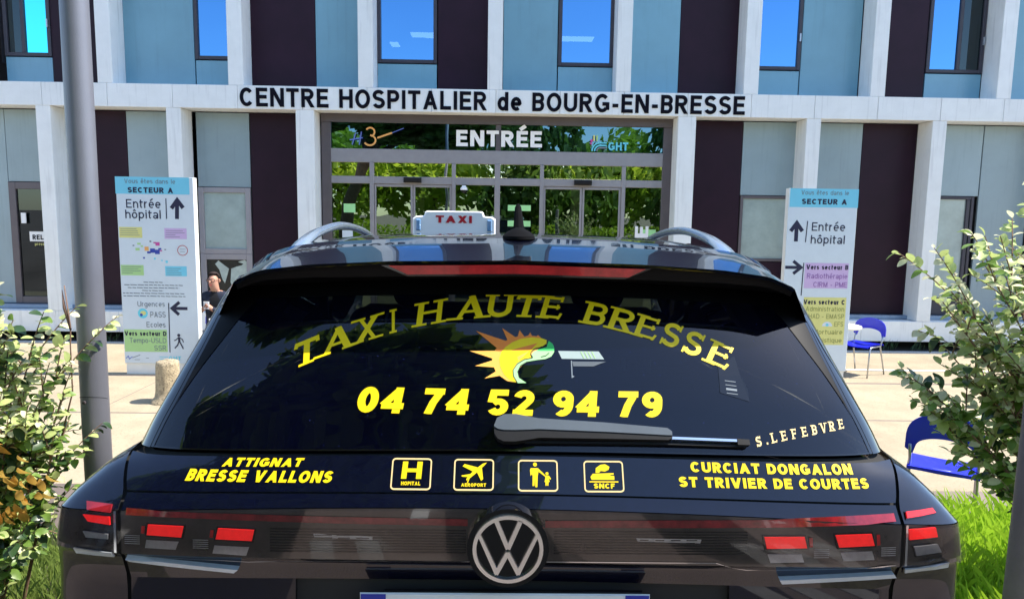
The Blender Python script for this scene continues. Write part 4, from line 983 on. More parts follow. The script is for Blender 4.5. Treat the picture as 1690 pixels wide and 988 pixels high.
prism(b, [(.33, 1.2545), (.48, 1.2485)], [(.33, 1.2500), (.48, 1.2440)], .004, .018, 'rail'); prism(b, [(.478, 1.2495), (.505, 1.2475)], [(.478, 1.2385), (.505, 1.2375)], .003, .019, 'rubber')
part('wiper_blade', b, rw, ang=50)
# --- vinyl lettering on glass and tailgate
def shell_text(b, text, x0, z0, x1, z1, H, m, off=.0012, arcf=None, **kw):
    W, P = letters(text, H, **kw); f = (x1 - x0) / W if kw.get('width') is None else 1
    for l, q in P: fan(b, [on(x0 + px * f, z0 + (z1 - z0) * (px * f) / (x1 - x0) + pz, off + .00012 * l) for px, pz in q], m)
W, LL = each_letter('04 74 52 94 79', .0490, w=.235, track=.12, shear=.10); f = .675 / W
for L in LL:
    b = MB()
    for l, q in L: fan(b, [on(-.352 + px * f, 1.2978 - .0035 * px * f / .675 + pz, .0012 + .00012 * l) for px, pz in q], 'yellow')
    part('digit', b, rw, smooth=False)
for ch, xc in zip('TAXIHAUTEBRESSE', (-.474, -.408, -.342, -.282, -.201, -.107, -.037, .023, .083, .186, .247, .303, .359, .408, .464)):
    b = MB()
    z0 = 1.4915 - .46 * xc * xc; a = math.atan(-.92 * xc) * .95; H = .0495 * (1 if xc < .35 else 1.06)
    W, P = letters(ch, H, w=.175, shear=.13 if xc < 0 else .20, serif=True); sc = {'T': .056, 'A': .074, 'X': .060, 'I': .016, 'H': .060, 'U': .058, 'E': .046, 'B': .050, 'R': .056, 'S': .042}[ch] / max(W, .02)
    for l, q in P:
        pp = []
        for px, pz in q:
            px = (px - W / 2) * sc - .0035
            pp.append(on(xc + px * cos(a) - pz * sin(a), z0 + px * sin(a) + pz * cos(a), .0012 + .00012 * l))
        fan(b, pp, 'yellow')
    part('letter', b, rw, smooth=False)
b = MB()
xs_ = [.535, .552, .578, .604, .629, .655, .682, .706, .732]
for i, (ch, xc) in enumerate(zip('S.LEFEBVRE', [.534, .553, .570, .594, .619, .644, .669, .692, .714, .738])):
    tt = (xc - .53) / .21; z0 = 1.2375 + .0265 * tt ** .8; a = radians(9 - 8 * tt)
    W, P = letters(ch, .0185, w=.20, shear=.06, serif=True)
    for l, q in P: fan(b, [on(xc + (px - W / 2) * .98 * cos(a) - pz * sin(a), z0 + (px - W / 2) * sin(a) + pz * cos(a), .0014 + .0001 * l) for px, pz in q], 'cream')
part('driver_name', b, rw, smooth=False)
for txt, x0, z0, x1, z1, H in (('ATTIGNAT', -.619, 1.1975, -.450, 1.2010, .0148), ('BRESSE VALLONS', -.690, 1.1715, -.384, 1.1745, .0200), ('CURCIAT DONGALON', .372, 1.1980, .728, 1.1885, .0183), ('ST TRIVIER DE COURTES', .344, 1.1720, .757, 1.1635, .0180)):
    b = MB(); shell_text(b, txt, x0, z0, x1, z1, H, 'yellow', off=.0012, w=.25, track=.13, shear=.22 if x0 < 0 else 0); part('town_lettering', b, tg, smooth=False)
# pictograms
def pic(cx, cz, draw):
    b = MB(); w2, h2, r = .0405, .0262, .007
    pts = []
    for sx_, sz_, a0 in ((1, 1, 0), (-1, 1, 90), (-1, -1, 180), (1, -1, 270)): pts += arc(sx_ * (w2 - r), sz_ * (h2 - r * .7), r, r * .7, a0, a0 + 90, 4)
    pts.append(pts[0])
    for q in stroke_polys(pts, .0028): fan(b, [on(cx + x, cz + z, .0014) for x, z in q], 'cream')
    draw(lambda P, k=0: fan(b, [on(cx + x, cz + z, .0013 + .0001 * k) for x, z in P], 'yellow'), b, cx, cz)
    part('pictogram', b, tg, smooth=False)
def small(b, t, cx, cz, H, W): shell_text(b, t, cx - W / 2, cz, cx + W / 2, cz, H, 'yellow', w=.24, track=.12)
def d_h(f, b, cx, cz):
    f([(-.021, -.0085), (-.010, -.0085), (-.008, .0215), (-.019, .0215)]); f([(.010, -.0085), (.021, -.0085), (.0225, .0215), (.0115, .0215)]); f([(-.01, .003), (.011, .003), (.011, .0095), (-.01, .0095)], 1)
    small(b, 'HOPITAL', cx, cz - .0195, .0065, .040)
def d_air(f, b, cx, cz):
    f([(.027, .0215), (.022, .0165), (.003, .0015), (-.010, -.0075), (-.015, -.0105), (-.0155, -.0075), (-.010, -.001), (.0, .0075), (.018, .0195)])
    f([(-.001, .005), (-.024, .0145), (-.020, .0185), (.009, .0125)], 1); f([(.006, .005), (.0155, -.0105), (.0195, -.0075), (.0165, .0125)], 1)
    f([(-.010, -.0045), (-.025, -.0035), (-.026, -.0015), (-.008, .001)], 2); f([(-.011, -.006), (-.014, -.0145), (-.012, -.0145), (-.007, -.003)], 2)
    small(b, 'AEROPORT', cx, cz - .0205, .0058, .052)
def d_fam(f, b, cx, cz):
    f([(-.006 + .0042 * cos(i * pi / 6), .0195 + .0036 * sin(i * pi / 6)) for i in range(12)]); f([(-.015, .013), (.0005, .013), (.002, .010), (-.0005, -.001), (-.0015, -.020), (-.0055, -.020), (-.006, -.002), (-.0075, -.018), (-.0115, -.018), (-.0112, 0), (-.013, .002), (-.0155, -.001), (-.0165, .010)], 1)
    f([(-.001, .0125), (.002, .0115), (.0155, .0005), (.0145, -.0015), (.000, .0075)], 2); f([(.019 + .0032 * cos(i * pi / 6), .0035 + .0028 * sin(i * pi / 6)) for i in range(12)], 1)
    f([(.015, 0), (.023, 0), (.0275, -.0055), (.026, -.007), (.0228, -.0045), (.0245, -.011), (.022, -.011), (.0215, -.0175), (.0195, -.0175), (.019, -.012), (.0175, -.0175), (.0155, -.0175), (.0155, -.011), (.0135, -.011), (.0155, -.0045)], 2)
def d_train(f, b, cx, cz):
    f([(-.017, .006), (-.016, .0145), (-.006, .0205), (.004, .0215), (.013, .017), (.011, .012), (.003, .0085), (-.006, .0095), (-.010, .006)])
    f([(-.026, -.006), (-.028, -.001), (-.023, .0045), (.006, .0055), (.021, .006), (.021, .003), (.014, .0025), (.014, .001), (.022, .001), (.022, -.006)], 1)
    f([(-.031, -.0105), (.030, -.0105), (.030, -.0085), (-.031, -.0085)], 2); small(b, 'SNCF', cx, cz - .021, .0088, .044)
pic(-.2175, 1.1915, d_h); pic(-.0868, 1.1912, d_air); pic(.0475, 1.1905, d_fam); pic(.1860, 1.1898, d_train)
# sun and leaf logo
Q = lambda pts: [(-.1546 + x * .0002268, 1.5170 - y * .0001984) for x, y in pts]
def lay(name, pts, m, k):
    b = MB(); fan(b, [on(x, z, .0013 + .0002 * k) for x, z in Q(pts)], m); part(name, b, rw, smooth=False)
RAYS = [(215, 488), (470, 483), (492, 455), (275, 283), (580, 380), (600, 372), (545, 250), (680, 340), (705, 335), (725, 268), (775, 335), (815, 322), (835, 290), (852, 325), (900, 330), (915, 318), (945, 345), (1003, 380), (850, 520), (700, 680), (690, 796), (600, 782), (525, 732), (375, 760), (485, 690), (468, 650), (275, 638), (445, 582), (450, 562)]
lay('logo_sun_rays', RAYS, 'lorange', 0)
lay('logo_sun_rays', [(470, 483), (492, 455), (275, 283), (580, 380), (600, 372), (545, 250), (680, 340), (705, 335), (725, 268), (775, 335), (815, 322), (835, 290), (852, 325), (900, 330), (915, 318), (945, 345), (1003, 380), (850, 470), (540, 489)], 'orange', 1)  # upper rays again in darker orange: the spoiler's shadow painted in
lay('logo_sun_disc', [(1003, 370), (960, 352), (850, 343), (740, 358), (650, 395), (580, 445), (540, 495), (520, 560), (530, 640), (570, 720), (630, 775), (690, 796), (655, 730), (655, 670), (690, 610), (760, 565), (845, 550), (832, 520), (845, 480), (890, 450), (960, 432), (1000, 405)], 'yellow', 2)
lay('logo_leaf', [(1022, 378), (1060, 405), (1076, 440), (1075, 490), (1045, 535), (985, 562), (900, 572), (800, 590), (730, 630), (700, 690), (715, 750), (790, 800), (705, 802), (665, 735), (660, 670), (700, 605), (770, 565), (860, 548), (845, 515), (870, 485), (930, 462), (1000, 440)], 'lgreen', 3)
lay('logo_leaf', [(1022, 378), (1060, 405), (1076, 440), (1076, 478), (900, 480), (930, 462), (1000, 440)], 'green', 4)  # darker leaf top, the same spoiler shadow put into the colour
b = MB()
for pts in ([(1012, 378), (1000, 420), (950, 445), (880, 460), (842, 490), (836, 520), (852, 552), (770, 570), (700, 615), (658, 675), (662, 735), (700, 798)], [(940, 542), (990, 530), (1025, 500)], [(800, 592), (735, 632), (706, 690), (720, 748)]):
    for q in stroke_polys(Q(pts), .0016): fan(b, [on(x, z, .0024) for x, z in q], 'black')
part('logo_outline', b, rw, smooth=False)
# dark device stuck inside the glass and its printed face
b = MB(); fan(b, [on(x, z, .0012) for x, z in [(.468, 1.392), (.512, 1.412), (.5169, 1.3744), (.528, 1.352), (.528, 1.322), (.5250, 1.3235), (.4625, 1.3408), (.466, 1.372)]], 'gloss'); dv = part('toll_tag', b, rw, smooth=False)
b = MB()
for i in range(4):
    for q in stroke_polys([(.478, 1.364 - i * .008), (.503, 1.361 - i * .008)], .0012 if i != 2 else .004): fan(b, [on(x, z, .0016) for x, z in q], 'sgrey')
part('tag_print', b, rw, smooth=False)
# paper with a holder showing at the lower middle of the glass
for name_, pts, m_, k_ in (('paper_slip', [(.0985, 1.4224), (.1926, 1.422), (.2039, 1.4062), (.1062, 1.4067)], 'frost', 0), ('slip_holder', [(.130, 1.4015), (.208, 1.4015), (.194, 1.3975), (.178, 1.392), (.132, 1.392)], 'arm', 0), ('slip_holder', [(.127, 1.403), (.1295, 1.403), (.1295, 1.374), (.134, 1.372), (.127, 1.3685)], 'sgrey', 1)):
    b = MB(); fan(b, [on(x, z, .0010 + .0002 * k_) for x, z in pts], m_); part(name_, b, rw, smooth=False)
b = MB()
for k in range(4):
    for q in stroke_polys([(.151 + k * .0085, 1.4215), (.158 + k * .0085, 1.408)], .0018): fan(b, [on(x, z, .0016) for x, z in q], 'sgreen')
tag(part('slip_print', b, rw, smooth=False), kind='stuff')
b = MB(); b.tube([(CX - .330, 1.80, 1.475), (CX - .333, 1.79, 1.455), (CX - .338, 1.78, 1.437)], .004, 'sign', 6); part('painted_reflection', b)  # pale sliver that stands for a reflection in the rear glass

# ================================================================== things in front of the hospital
ef('window_sticker', lambda b: [b.box(2.335 + a, 2.335 + c, EY + .030, EY + .0355, 1.385 + z0, 1.385 + z1, 'white') for a, c, z0, z1 in ((0, .235, 0, .075), (0, .05, .0755, .20), (.088, .138, .0755, .19), (.185, .235, .0755, .20))])
def localbuild(name, b, root, smooth=False, ang=None):
    L = root.location; b.v = [(v[0] - L[0], v[1] - L[1], v[2] - L[2]) for v in b.v]; return b.build(name, root, smooth=smooth, ang=ang)
# ---- wayfinding totems
def totem(X0, X1, label, draw, xs, top=2.17):
    y = 9.4; r = empty('wayfinding_sign', ((X0 + X1) / 2, y, FZ), label=label, cat='sign', group='wayfinding totems beside the entrance')
    b = MB(); b.bbox(X0, X1, y, y + .11, -.335, top, 'sign', .004); b.box(X0 - .0015, X0 + .003, y + .006, y + .106, -.333, top - .002, 'signside'); b.box(X1 - .003, X1 + .0015, y + .006, y + .106, -.333, top - .002, 'signside'); localbuild('panel', b, r)
    b = MB(); b.box(X0 + .01, X1 - .015, y + .02, y + .09, FZ + .001, -.336, 'signside'); localbuild('foot', b, r)
    k = [0]
    def px(p, q): return X0 + xs(p, q), top - (q - (290 if X0 < 0 else 310)) / 122.6
    def block(name, p0, q0, p1, q1, m):
        a, z1 = px(p0, (q0 + q1) / 2); c, _ = px(p1, (q0 + q1) / 2); _, z0 = px(p0, q1); _, z1 = px(p0, q0)
        b = MB(); fan(b, [(a, y - .001, z0), (c, y - .001, z0), (c, y - .001, z1), (a, y - .001, z1)], m); return localbuild(name, b, r)
    def text(t, p0, p1, q, h, m, w=.15, name='lettering'):
        a, z = px(p0, q); c, _ = px(p1, q); b = MB(); flat_text(b, t, a, z, y - .002, h / 122.6, m, w=w, width=(c - a), dy=-.0004); return tag(localbuild(name, b, r), kind='stuff')
    def line(pts, w, m, name='arrow'):
        b = MB(); P = [px(*p) for p in pts]
        for q in stroke_polys(P, w): fan(b, [(a, y - .0022, z) for a, z in q], m)
        return localbuild(name, b, r)
    def arrow(pp, w=.052):
        b = MB()
        for i, pts in enumerate(pp):
            for q in stroke_polys([px(*p) for p in pts], w): fan(b, [(a, y - .002 - .0004 * i, z) for a, z in q], 'sink')
        localbuild('arrow', b, r)
    draw(block, text, line, arrow, px, r, y)
    return r
xl_ = lambda p, q: (p - (190 + .070 * (q - 290))) / 125.5
def drawL(block, text, line, arrow, px, r, y):
    block('header', 190, 290, 312, 317.5, 'sblue'); text('Vous êtes dans le', 205, 289, 300.5, 7.2, 'sgrey', .12); text('SECTEUR A', 211, 286, 315.5, 8.8, 'sink', .24)
    text('Entrée', 209, 266, 340, 14, 'sink', .13); text('hôpital', 208, 267, 357, 14, 'sink', .13); line([(274, 324), (276, 357)], .013, 'sink', 'divider')
    arrow([[(293.3, 357), (292.6, 328)], [(283.5, 340), (292.8, 326.5), (303, 339)]])
    block('map_key', 198, 371, 236, 388.5, 'syellow'); block('map_key', 273, 372, 310, 389.5, 'spurple'); block('map_key', 202, 433, 240, 450, 'sgreen'); block('map_key', 276, 434, 312, 450.5, 'sblue')
    rr = random.Random(5)
    for (p, q) in ((200, 374), (275, 376), (204, 436), (278, 438)):
        for i in range(4): line([(p, q + i * 3.4), (p + rr.uniform(16, 33), q + i * 3.4)], .006, 'sgrey', 'map_key_text')
    for (p, q, s, m) in ((231, 398, 6, 'sgreen'), (229, 407, 7, 'sgreen'), (236, 402, 4, 'sgreen'), (244, 406, 7, 'logoorange'), (254, 409, 8, 'sdblue'), (248, 412, 6, 'sdblue'), (262, 411, 8, 'sdblue'), (266, 406, 5, 'sdblue'), (262, 398, 7, 'spink'), (257, 396, 4, 'spink'), (268, 409, 4, 'spink'), (240, 421, 3, 'sdblue'), (275, 407, 3, 'sgrey'), (270, 425, 3, 'logocyan'), (278, 427, 4, 'logocyan'), (250, 394, 3, 'sgrey'), (222, 401, 3, 'sgrey'), (258, 422, 3, 'logocyan')):
        j = rr.uniform(.5, 1); block('map_shape', p - s / 2, q - s / 2 * j, p + s / 2, q + s / 2 * j, m)
    c = px(304, 408); b = MB()
    for q in stroke_polys(arc(c[0], c[1], .066, .066, 0, 360, 24), .009): fan(b, [(x, y - .002, z) for x, z in q], 'sred')
    localbuild('map_marker', b, r)
    line([(299, 406), (309, 406)], .005, 'sgrey', 'map_key_text'); line([(300, 410), (308, 410)], .005, 'sgrey', 'map_key_text')
    for i, (a, c) in enumerate(((240, 272), (208, 306), (214, 300), (238, 274), (206, 309), (207, 311))):
        q = 461 + i * 4.6; x = a
        while x < c: e = min(c, x + rr.uniform(4, 11)); line([(x, q), (e, q + .3)], .011, 'sgrey', 'notice_text'); x = e + 1.4
    text('Urgences', 231, 277, 501.5, 8.5, 'sgrey', .12); text('PASS', 253, 279, 519.5, 9.5, 'sgrey', .12); text('Ecoles', 247, 279, 536, 9, 'sgrey', .12)
    line([(283, 495), (287.5, 578)], .013, 'sink', 'divider'); arrow([[(315, 504), (289.5, 504)], [(301, 493.5), (289, 504), (301, 514.5)]], .042)
    c = px(240, 513); b = MB(); flat_poly(b, circle(c[0], c[1], .068, 20), y - .001, 'logocyan'); flat_poly(b, circle(c[0] + .005, c[1] + .005, .04, 12, .03), y - .0016, 'syellow'); flat_poly(b, circle(c[0] - .02, c[1] - .02, .02, 10), y - .002, 'sdblue'); localbuild('globe_logo', b, r)
    block('sector_block', 210, 540, 282.5, 577.5, 'sgreen'); text('Vers secteur D', 210, 281, 550.5, 7.6, 'sink', .24); text('Tempo-USLD', 219, 281, 562.5, 8.4, 'sgrey', .12); text('SSR', 261, 281.5, 575, 8.4, 'sgrey', .12)
    b = MB(); z = lambda p, q: px(p, q)
    flat_poly(b, circle(*z(301.5, 549), .021, 12), y - .002, 'sink')
    for i, (pts, w) in enumerate((([(302, 552), (303, 561)], .030), ([(303, 553), (308, 556), (310, 561)], .012), ([(301, 553), (297, 557), (294, 558)], .012), ([(303.5, 560), (307, 566), (310, 572)], .017), ([(302, 560), (300, 566), (295.5, 571)], .017))):
        for q in stroke_polys([z(*p) for p in pts], w): fan(b, [(x, y - .002 - .0003 * i, zz) for x, zz in q], 'sink')
    localbuild('pedestrian_symbol', b, r)
    line([(213, 589), (217, 585), (219, 590), (224, 586)], .010, 'logoblue', 'hospital_logo'); line([(224, 588), (237, 583)], .008, 'sgrey', 'hospital_logo'); line([(228, 591), (237, 591)], .006, 'sgrey', 'hospital_logo'); line([(247, 588), (252, 588)], .006, 'sgrey', 'hospital_logo')
    text('GHT', 286, 307, 591.5, 6.8, 'logocyan', .2, 'network_logo'); line([(270, 586), (284, 586)], .008, 'logocyan', 'network_logo'); line([(271, 590), (285, 590)], .01, 'logocyan', 'network_logo')
totem(-5.11, -4.095, 'tall pale sign with a sector map, behind the stone bollard left of the entrance', drawL, xl_)
xr_ = lambda p, q: (p - (1300.5 - .045 * (q - 310))) / 122.5
def drawR(block, text, line, arrow, px, r, y):
    block('header', 1301.5, 310, 1415, 340.5, 'sblue'); text('Vous êtes dans le', 1320, 1399, 320, 7.2, 'sgrey', .12); text('SECTEUR A', 1321, 1396, 335.5, 8.8, 'sink', .24)
    arrow([[(1312.5, 397), (1313.5, 368)], [(1303.5, 380), (1313.6, 366.5), (1323, 380)]]); line([(1331.5, 363), (1328.5, 398)], .013, 'sink', 'divider')
    text('Entrée', 1338.5, 1394, 379, 14, 'sink', .13); text('hôpital', 1337, 1394, 400, 14, 'sink', .13)
    arrow([[(1295.5, 440), (1321, 440)], [(1309, 429.5), (1322, 440), (1309, 450.5)]], .042); line([(1326.5, 432), (1323, 487)], .013, 'sink', 'divider')
    block('sector_block', 1328, 432, 1401.5, 474.5, 'spurple'); text('Vers secteur B', 1330.5, 1401, 443, 8, 'sink', .24); text('Radiothérapie', 1332, 1400, 458, 8.6, 'spurp_ink', .12); text('CIRM - PME', 1343, 1399.5, 472.3, 8.6, 'spurp_ink', .12)
    block('sector_block', 1326, 489.5, 1398, 570, 'syellow'); text('Vers secteur C', 1327, 1397, 501.5, 8, 'sink', .24)
    text('Administration', 1331, 1396, 513, 8, 'olive_ink', .12); text('HAD - EMASP', 1336, 1396, 525.5, 8, 'olive_ink', .12); text('EFS', 1380, 1395, 538.5, 8, 'olive_ink', .12)
    text('Mortuaire', 1345, 1394, 552, 8, 'olive_ink', .12); text('Logistique', 1342, 1393, 566, 8, 'olive_ink', .12)
    c = px(1368, 536); b = MB(); flat_poly(b, [(c[0] + .07 * cos(a * pi / 10), c[1] - .02 + .065 * sin(a * pi / 10)) for a in range(11)], y - .0015, 'sign'); flat_poly(b, circle(c[0], c[1] + .0, .022, 10), y - .002, 'sblue'); localbuild('ward_logo', b, r)
totem(3.85, 4.785, 'tall pale sign with purple and yellow blocks, right of the entrance', drawR, xr_, 2.155)
# ---- bollard
bo = empty('bollard', (-3.885, 8.05, FZ), label='weathered stone bollard with flared foot standing in front of the left sign', cat='bollard')
b = MB(); rnd = random.Random(2); n = 28; prof = [(.195, 0), (.185, .035), (.150, .07), (.137, .13), (.130, .22), (.128, .34), (.126, .44), (.120, .478), (.09, .49), (.0, .492)]
vs = []
for r_, z in prof:
    for k in range(n): t = 2 * pi * k / n; rr = r_ * (1 + .03 * sin(5 * t + z * 9) + rnd.uniform(-.02, .02)); vs.append((rr * cos(t), rr * sin(t), z + rnd.uniform(-.004, .004)))
b.add(vs, [(i * n + k, i * n + (k + 1) % n, (i + 1) * n + (k + 1) % n, (i + 1) * n + k) for i in range(len(prof) - 1) for k in range(n)], 'granite'); b.build('shaft', bo, smooth=True)
# ---- blue chairs
def chair(loc, rz, label):
    r = empty('blue_chair', loc, rz, label=label, cat='chair', group='blue plastic chairs on the forecourt')
    b = MB(); H = .80
    # back: rounded shell with an arch cut out below it, curved in plan
    def bk(u, t):
        a = pi * (1 - u); so_ = .235; out = (so_ * cos(a) * (1 if abs(cos(a)) < .999 else 1), .60 + .215 * sin(a) ** .6)
        inn = (.172 * cos(a), .575 + .085 * sin(a) ** .8) if 0 < u < 1 else ((.185 if u == 1 else -.185) * 1, .57)
        x = out[0] + (inn[0] - out[0]) * t; z = out[1] + (inn[1] - out[1]) * t
        if u in (0, 1): z -= .03
        return x, z
    pts = []
    for d in (0, .012):
        b.grid(lambda u, t: (bk(u, t)[0], .19 + d + .08 * (bk(u, t)[1] - .5) - .25 * bk(u, t)[0] ** 2, bk(u, t)[1]), 24, 3, 'chairblue')
    for t0 in (0, 1): b.grid(lambda u, t: (bk(u, t0)[0], .19 + .012 * t + .08 * (bk(u, t0)[1] - .5) - .25 * bk(u, t0)[0] ** 2, bk(u, t0)[1]), 24, 1, 'chairblue')
    b.build('backrest', r, smooth=True, ang=50)
    b = MB()
    for z in (.44, .455): b.grid(lambda u, t: ((u - .5) * (.43 - .05 * t) * (1 - .0 * t), .19 - .40 * t, z - .03 * sin(pi * u) * (.3 + .7 * sin(pi * t)) - .02 * max(0, t - .8) * 5), 10, 8, 'chairblue')
    b.box(-.215, .215, .185, .192, .435, .455, 'chairblue'); b.build('seat', r, smooth=True, ang=50)
    for s in (-1, 1):
        b = MB(); b.tube([(s * .205, .205, .60), (s * .198, .17, .50), (s * .200, .13, .42), (s * .205, .19, .25), (s * .215, .27, 0)], .011, 'steel', 8); b.build('leg', r, smooth=True)
        b = MB(); b.tube([(s * .205, .12, .43), (s * .205, -.14, .43), (s * .207, -.175, .40), (s * .215, -.21, 0)], .011, 'steel', 8); b.build('leg', r, smooth=True)
    b = MB(); b.tube([(-.2, .08, .425), (.2, .08, .425)], .009, 'steel', 6); b.build('cross_bar', r, smooth=True)
    return r
c2_ = chair((3.12, 4.68, gz(3.1, 4.68)), radians(147), 'blue plastic chair in the tall grass beside the right-hand shrub, facing the facade')
c2_.scale = (1.0, 1.0, 1.1)
chair((5.28, 9.95, FZ), radians(-55), 'blue plastic chair drawn up to the cream table beside the right-hand sign')
chair((-3.32, 9.3, FZ), radians(-80), 'blue plastic chair at the small cafe table, half hidden by the taxi')
chair((-4.15, 10.12, FZ), radians(0), 'blue plastic chair with a man in a navy jacket sitting on it')
def table(loc, label):
    r = empty('cafe_table', loc, label=label, cat='table', group='cream cafe tables')
    b = MB(); b.lathe([(.30, .68), (.335, .685), (.34, .70), (.335, .715), (.0, .72)], 'table', 32); b.build('table_top', r, smooth=True, ang=40)
    b = MB(); b.tube([(0, 0, .05), (0, 0, .68)], .025, 'steel', 10); b.build('column', r, smooth=True)
    b = MB()
    for k in range(3): a = 2 * pi * k / 3 + .4; b.tube([(0, 0, .10), (.15 * cos(a), .15 * sin(a), .06), (.27 * cos(a), .27 * sin(a), .012)], .014, 'steel', 8)
    b.build('foot', r, smooth=True); return r
table((4.90, 9.98, FZ), 'round cream cafe table partly behind the right-hand sign')
table((-3.52, 9.12, FZ), 'round cream cafe table with a cup, in front of the seated man')
cu = empty('cup', (-3.74, 9.0, FZ + .72), label='white paper cup standing on the cafe table', cat='cup')
b = MB(); b.lathe([(.030, 0), (.042, .12), (.040, .12), (.03, .01)], 'white', 20); b.build('cup_wall', cu, smooth=True, ang=40)
b = MB(); b.lathe([(.0335, .035), (.0385, .075)], 'logoorange', 20); b.v = [(x * 1.01, y * 1.01, z) for x, y, z in b.v]; b.build('cup_band', cu, smooth=True)
# ---- seated man
def person():
    px_, py_ = -4.10, 10.0
    r = empty('person', (px_, py_, FZ), label='man with glasses in a dark navy jacket seated behind the left sign, holding a phone', cat='person')
    V = []; E = []; R_ = []
    def nd(p, rad, par=None):
        V.append(p); R_.append(rad)
        if par is not None: E.append((par, len(V) - 1))
        return len(V) - 1
    pel = nd((0, .05, .48), (.155, .12)); be = nd((0, .05, .62), (.155, .125), pel); ch = nd((0, .04, .82), (.175, .125), be); uc = nd((0, .05, .98), (.15, .10), ch)
    ne = nd((0, .03, 1.09), (.058, .06), uc); jw = nd((-.015, -.01, 1.165), (.066, .078), ne); hd = nd((-.02, .0, 1.25), (.076, .092), jw); tp = nd((-.02, .01, 1.325), (.05, .06), hd)
    for s in (-1, 1):
        sh = nd((s * .17, .05, 1.0), (.075, .075), uc); el = nd((s * .25, -.06, .78), (.055, .055), sh); wr = nd((s * .07, -.27, .86), (.034, .034), el)
        pa = nd((s * .025, -.29, .90), (.032, .022), wr)
        for k in range(4): f1 = nd((s * (.01 + .004 * k) - s * .015, -.315 - .004 * k, .885 + .017 * k), (.0085, .0085), pa); nd((-s * .012, -.325, .890 + .017 * k), (.007, .007), f1)
        th = nd((s * .02, -.305, .945), (.009, .009), pa); nd((s * .0, -.315, .955), (.008, .008), th)
        hp = nd((s * .10, -.02, .47), (.10, .09), pel); kn = nd((s * .17, -.42, .50), (.066, .066), hp); an = nd((s * .18, -.44, .09), (.042, .045), kn); nd((s * .19, -.58, .04), (.04, .035), an)
    me = bpy.data.meshes.new('body'); me.from_pydata(V, E, []); o = bpy.data.objects.new('body', me); COL.objects.link(o)
    bm = bmesh.new(); bm.from_mesh(me); lay_ = bm.verts.layers.skin.verify()
    for i, v in enumerate(bm.verts): v[lay_].radius = R_[i]; v[lay_].use_root = (i == 0)
    bm.to_mesh(me); bm.free()
    sk_ = o.modifiers.new('s', 'SKIN'); sk_.use_smooth_shade = True; sub_ = o.modifiers.new('u', 'SUBSURF'); sub_.levels = sub_.render_levels = 2
    bpy.context.view_layer.update(); m2 = bpy.data.meshes.new_from_object(o.evaluated_get(bpy.context.evaluated_depsgraph_get()))
    o.modifiers.clear(); o.data = m2; o.parent = r
    m2.materials.clear()
    for q in ('jacket', 'skin', 'jeans', 'shirt', 'black'): m2.materials.append(M[q])
    for p in m2.polygons:
        x, y, z = p.center; p.use_smooth = True
        i = 0
        if z > 1.085: i = 1
        elif y < -.262 and z > .80 and abs(x) < .075: i = 1
        elif z < .10 : i = 4
        elif z < .56: i = 2
        elif abs(x) < .06 and y < -.02 and z > .56: i = 3
        p.material_index = i
    b = MB()
    def hr(u, t):
        a = 2 * pi * u; e = t * (1.25 if sin(a) > -.2 else .80 + .1 * sin(a)); rr = .094; return (-.02 + rr * .92 * sin(e) * cos(a), .012 + rr * 1.12 * sin(e) * sin(a), 1.272 + .098 * cos(e))
    b.grid(hr, 28, 8, 'hair'); b.build('hair', r, smooth=True)
    b = MB()
    for s in (-1, 1):
        for q in stroke_polys(arc(-.03 + s * .034, 1.248, .027, .02, 0, 360, 16), .006): fan(b, [(x, -.095 + abs(x + .03) * .3, z) for x, z in q], 'black')
        b.tube([(-.03 + s * .06, -.085, 1.25), (-.02 + s * .082, -.0, 1.25)], .003, 'black', 5)
        b.tube([(-.02 + s * .078, .01, 1.262), (-.02 + s * .083, .015, 1.235), (-.02 + s * .076, .01, 1.215)], [.012, .014, .008], 'skin', 8)
    b.tube([(-.036, -.094, 1.25), (-.024, -.094, 1.25)], .003, 'black', 5)
    b.build('glasses', r)
    b = MB(); b.tube([(-.03, -.088, 1.248), (-.034, -.106, 1.222), (-.032, -.098, 1.212)], [.008, .013, .008], 'skin', 8); b.tube([(-.054, -.078, 1.182), (-.032, -.088, 1.180), (-.008, -.080, 1.182)], .005, 'sred', 6); b.build('face_features', r, smooth=True)
    for s in (-1, 1):
        b = MB(); b.tube([(s * .20, -.12, .80), (s * .16, -.175, .825), (s * .13, -.20, .84)], [.052, .058, .05], 'lime' if s > 0 else 'white', 12); b.build('sleeve_patch', r, smooth=True)
    return r
person()
ph = empty('phone', (-4.10, 9.685, FZ + .90), label="pale phone held in the seated man's hands", cat='phone')
b = MB(); b.bbox(-.038, .038, -.005, .005, -.03, .075, 'white', .002); b.build('phone_case', ph)
# ---- lamp post and right-hand post
lp = empty('lamp_post', (-1.715, 2.92, gz(-1.7, 2.9)), label='grey metal lamp post rising left of the taxi', cat='lamp post')
b = MB(); b.tube([(-.008, 0, 0), (-.008, 0, 1.0), (.0, 0, 2.6), (.01, 0, 6.4)], [.0545, .054, .0525, .048], 'pole', 40); b.build('shaft', lp, smooth=True)
b = MB(); b.tube([(.005, 0, 6.3), (.005, -.3, 6.42), (.005, -.7, 6.46)], .03, 'pole', 12); b.bbox(-.12, .13, -1.15, -.6, 6.42, 6.52, 'alu_light', .02); b.build('lamp_head', lp, smooth=True, ang=30)
zz = .93 - lp.location.z
b = MB(); b.tube([(-.020, -.050, zz), (-.020, -.060, zz)], [.008, .007], 'alu', 10); b.tube([(-.020, -.059, zz), (-.020, -.063, zz)], .004, 'joint', 8); b.build('bolt', lp)
b = MB()
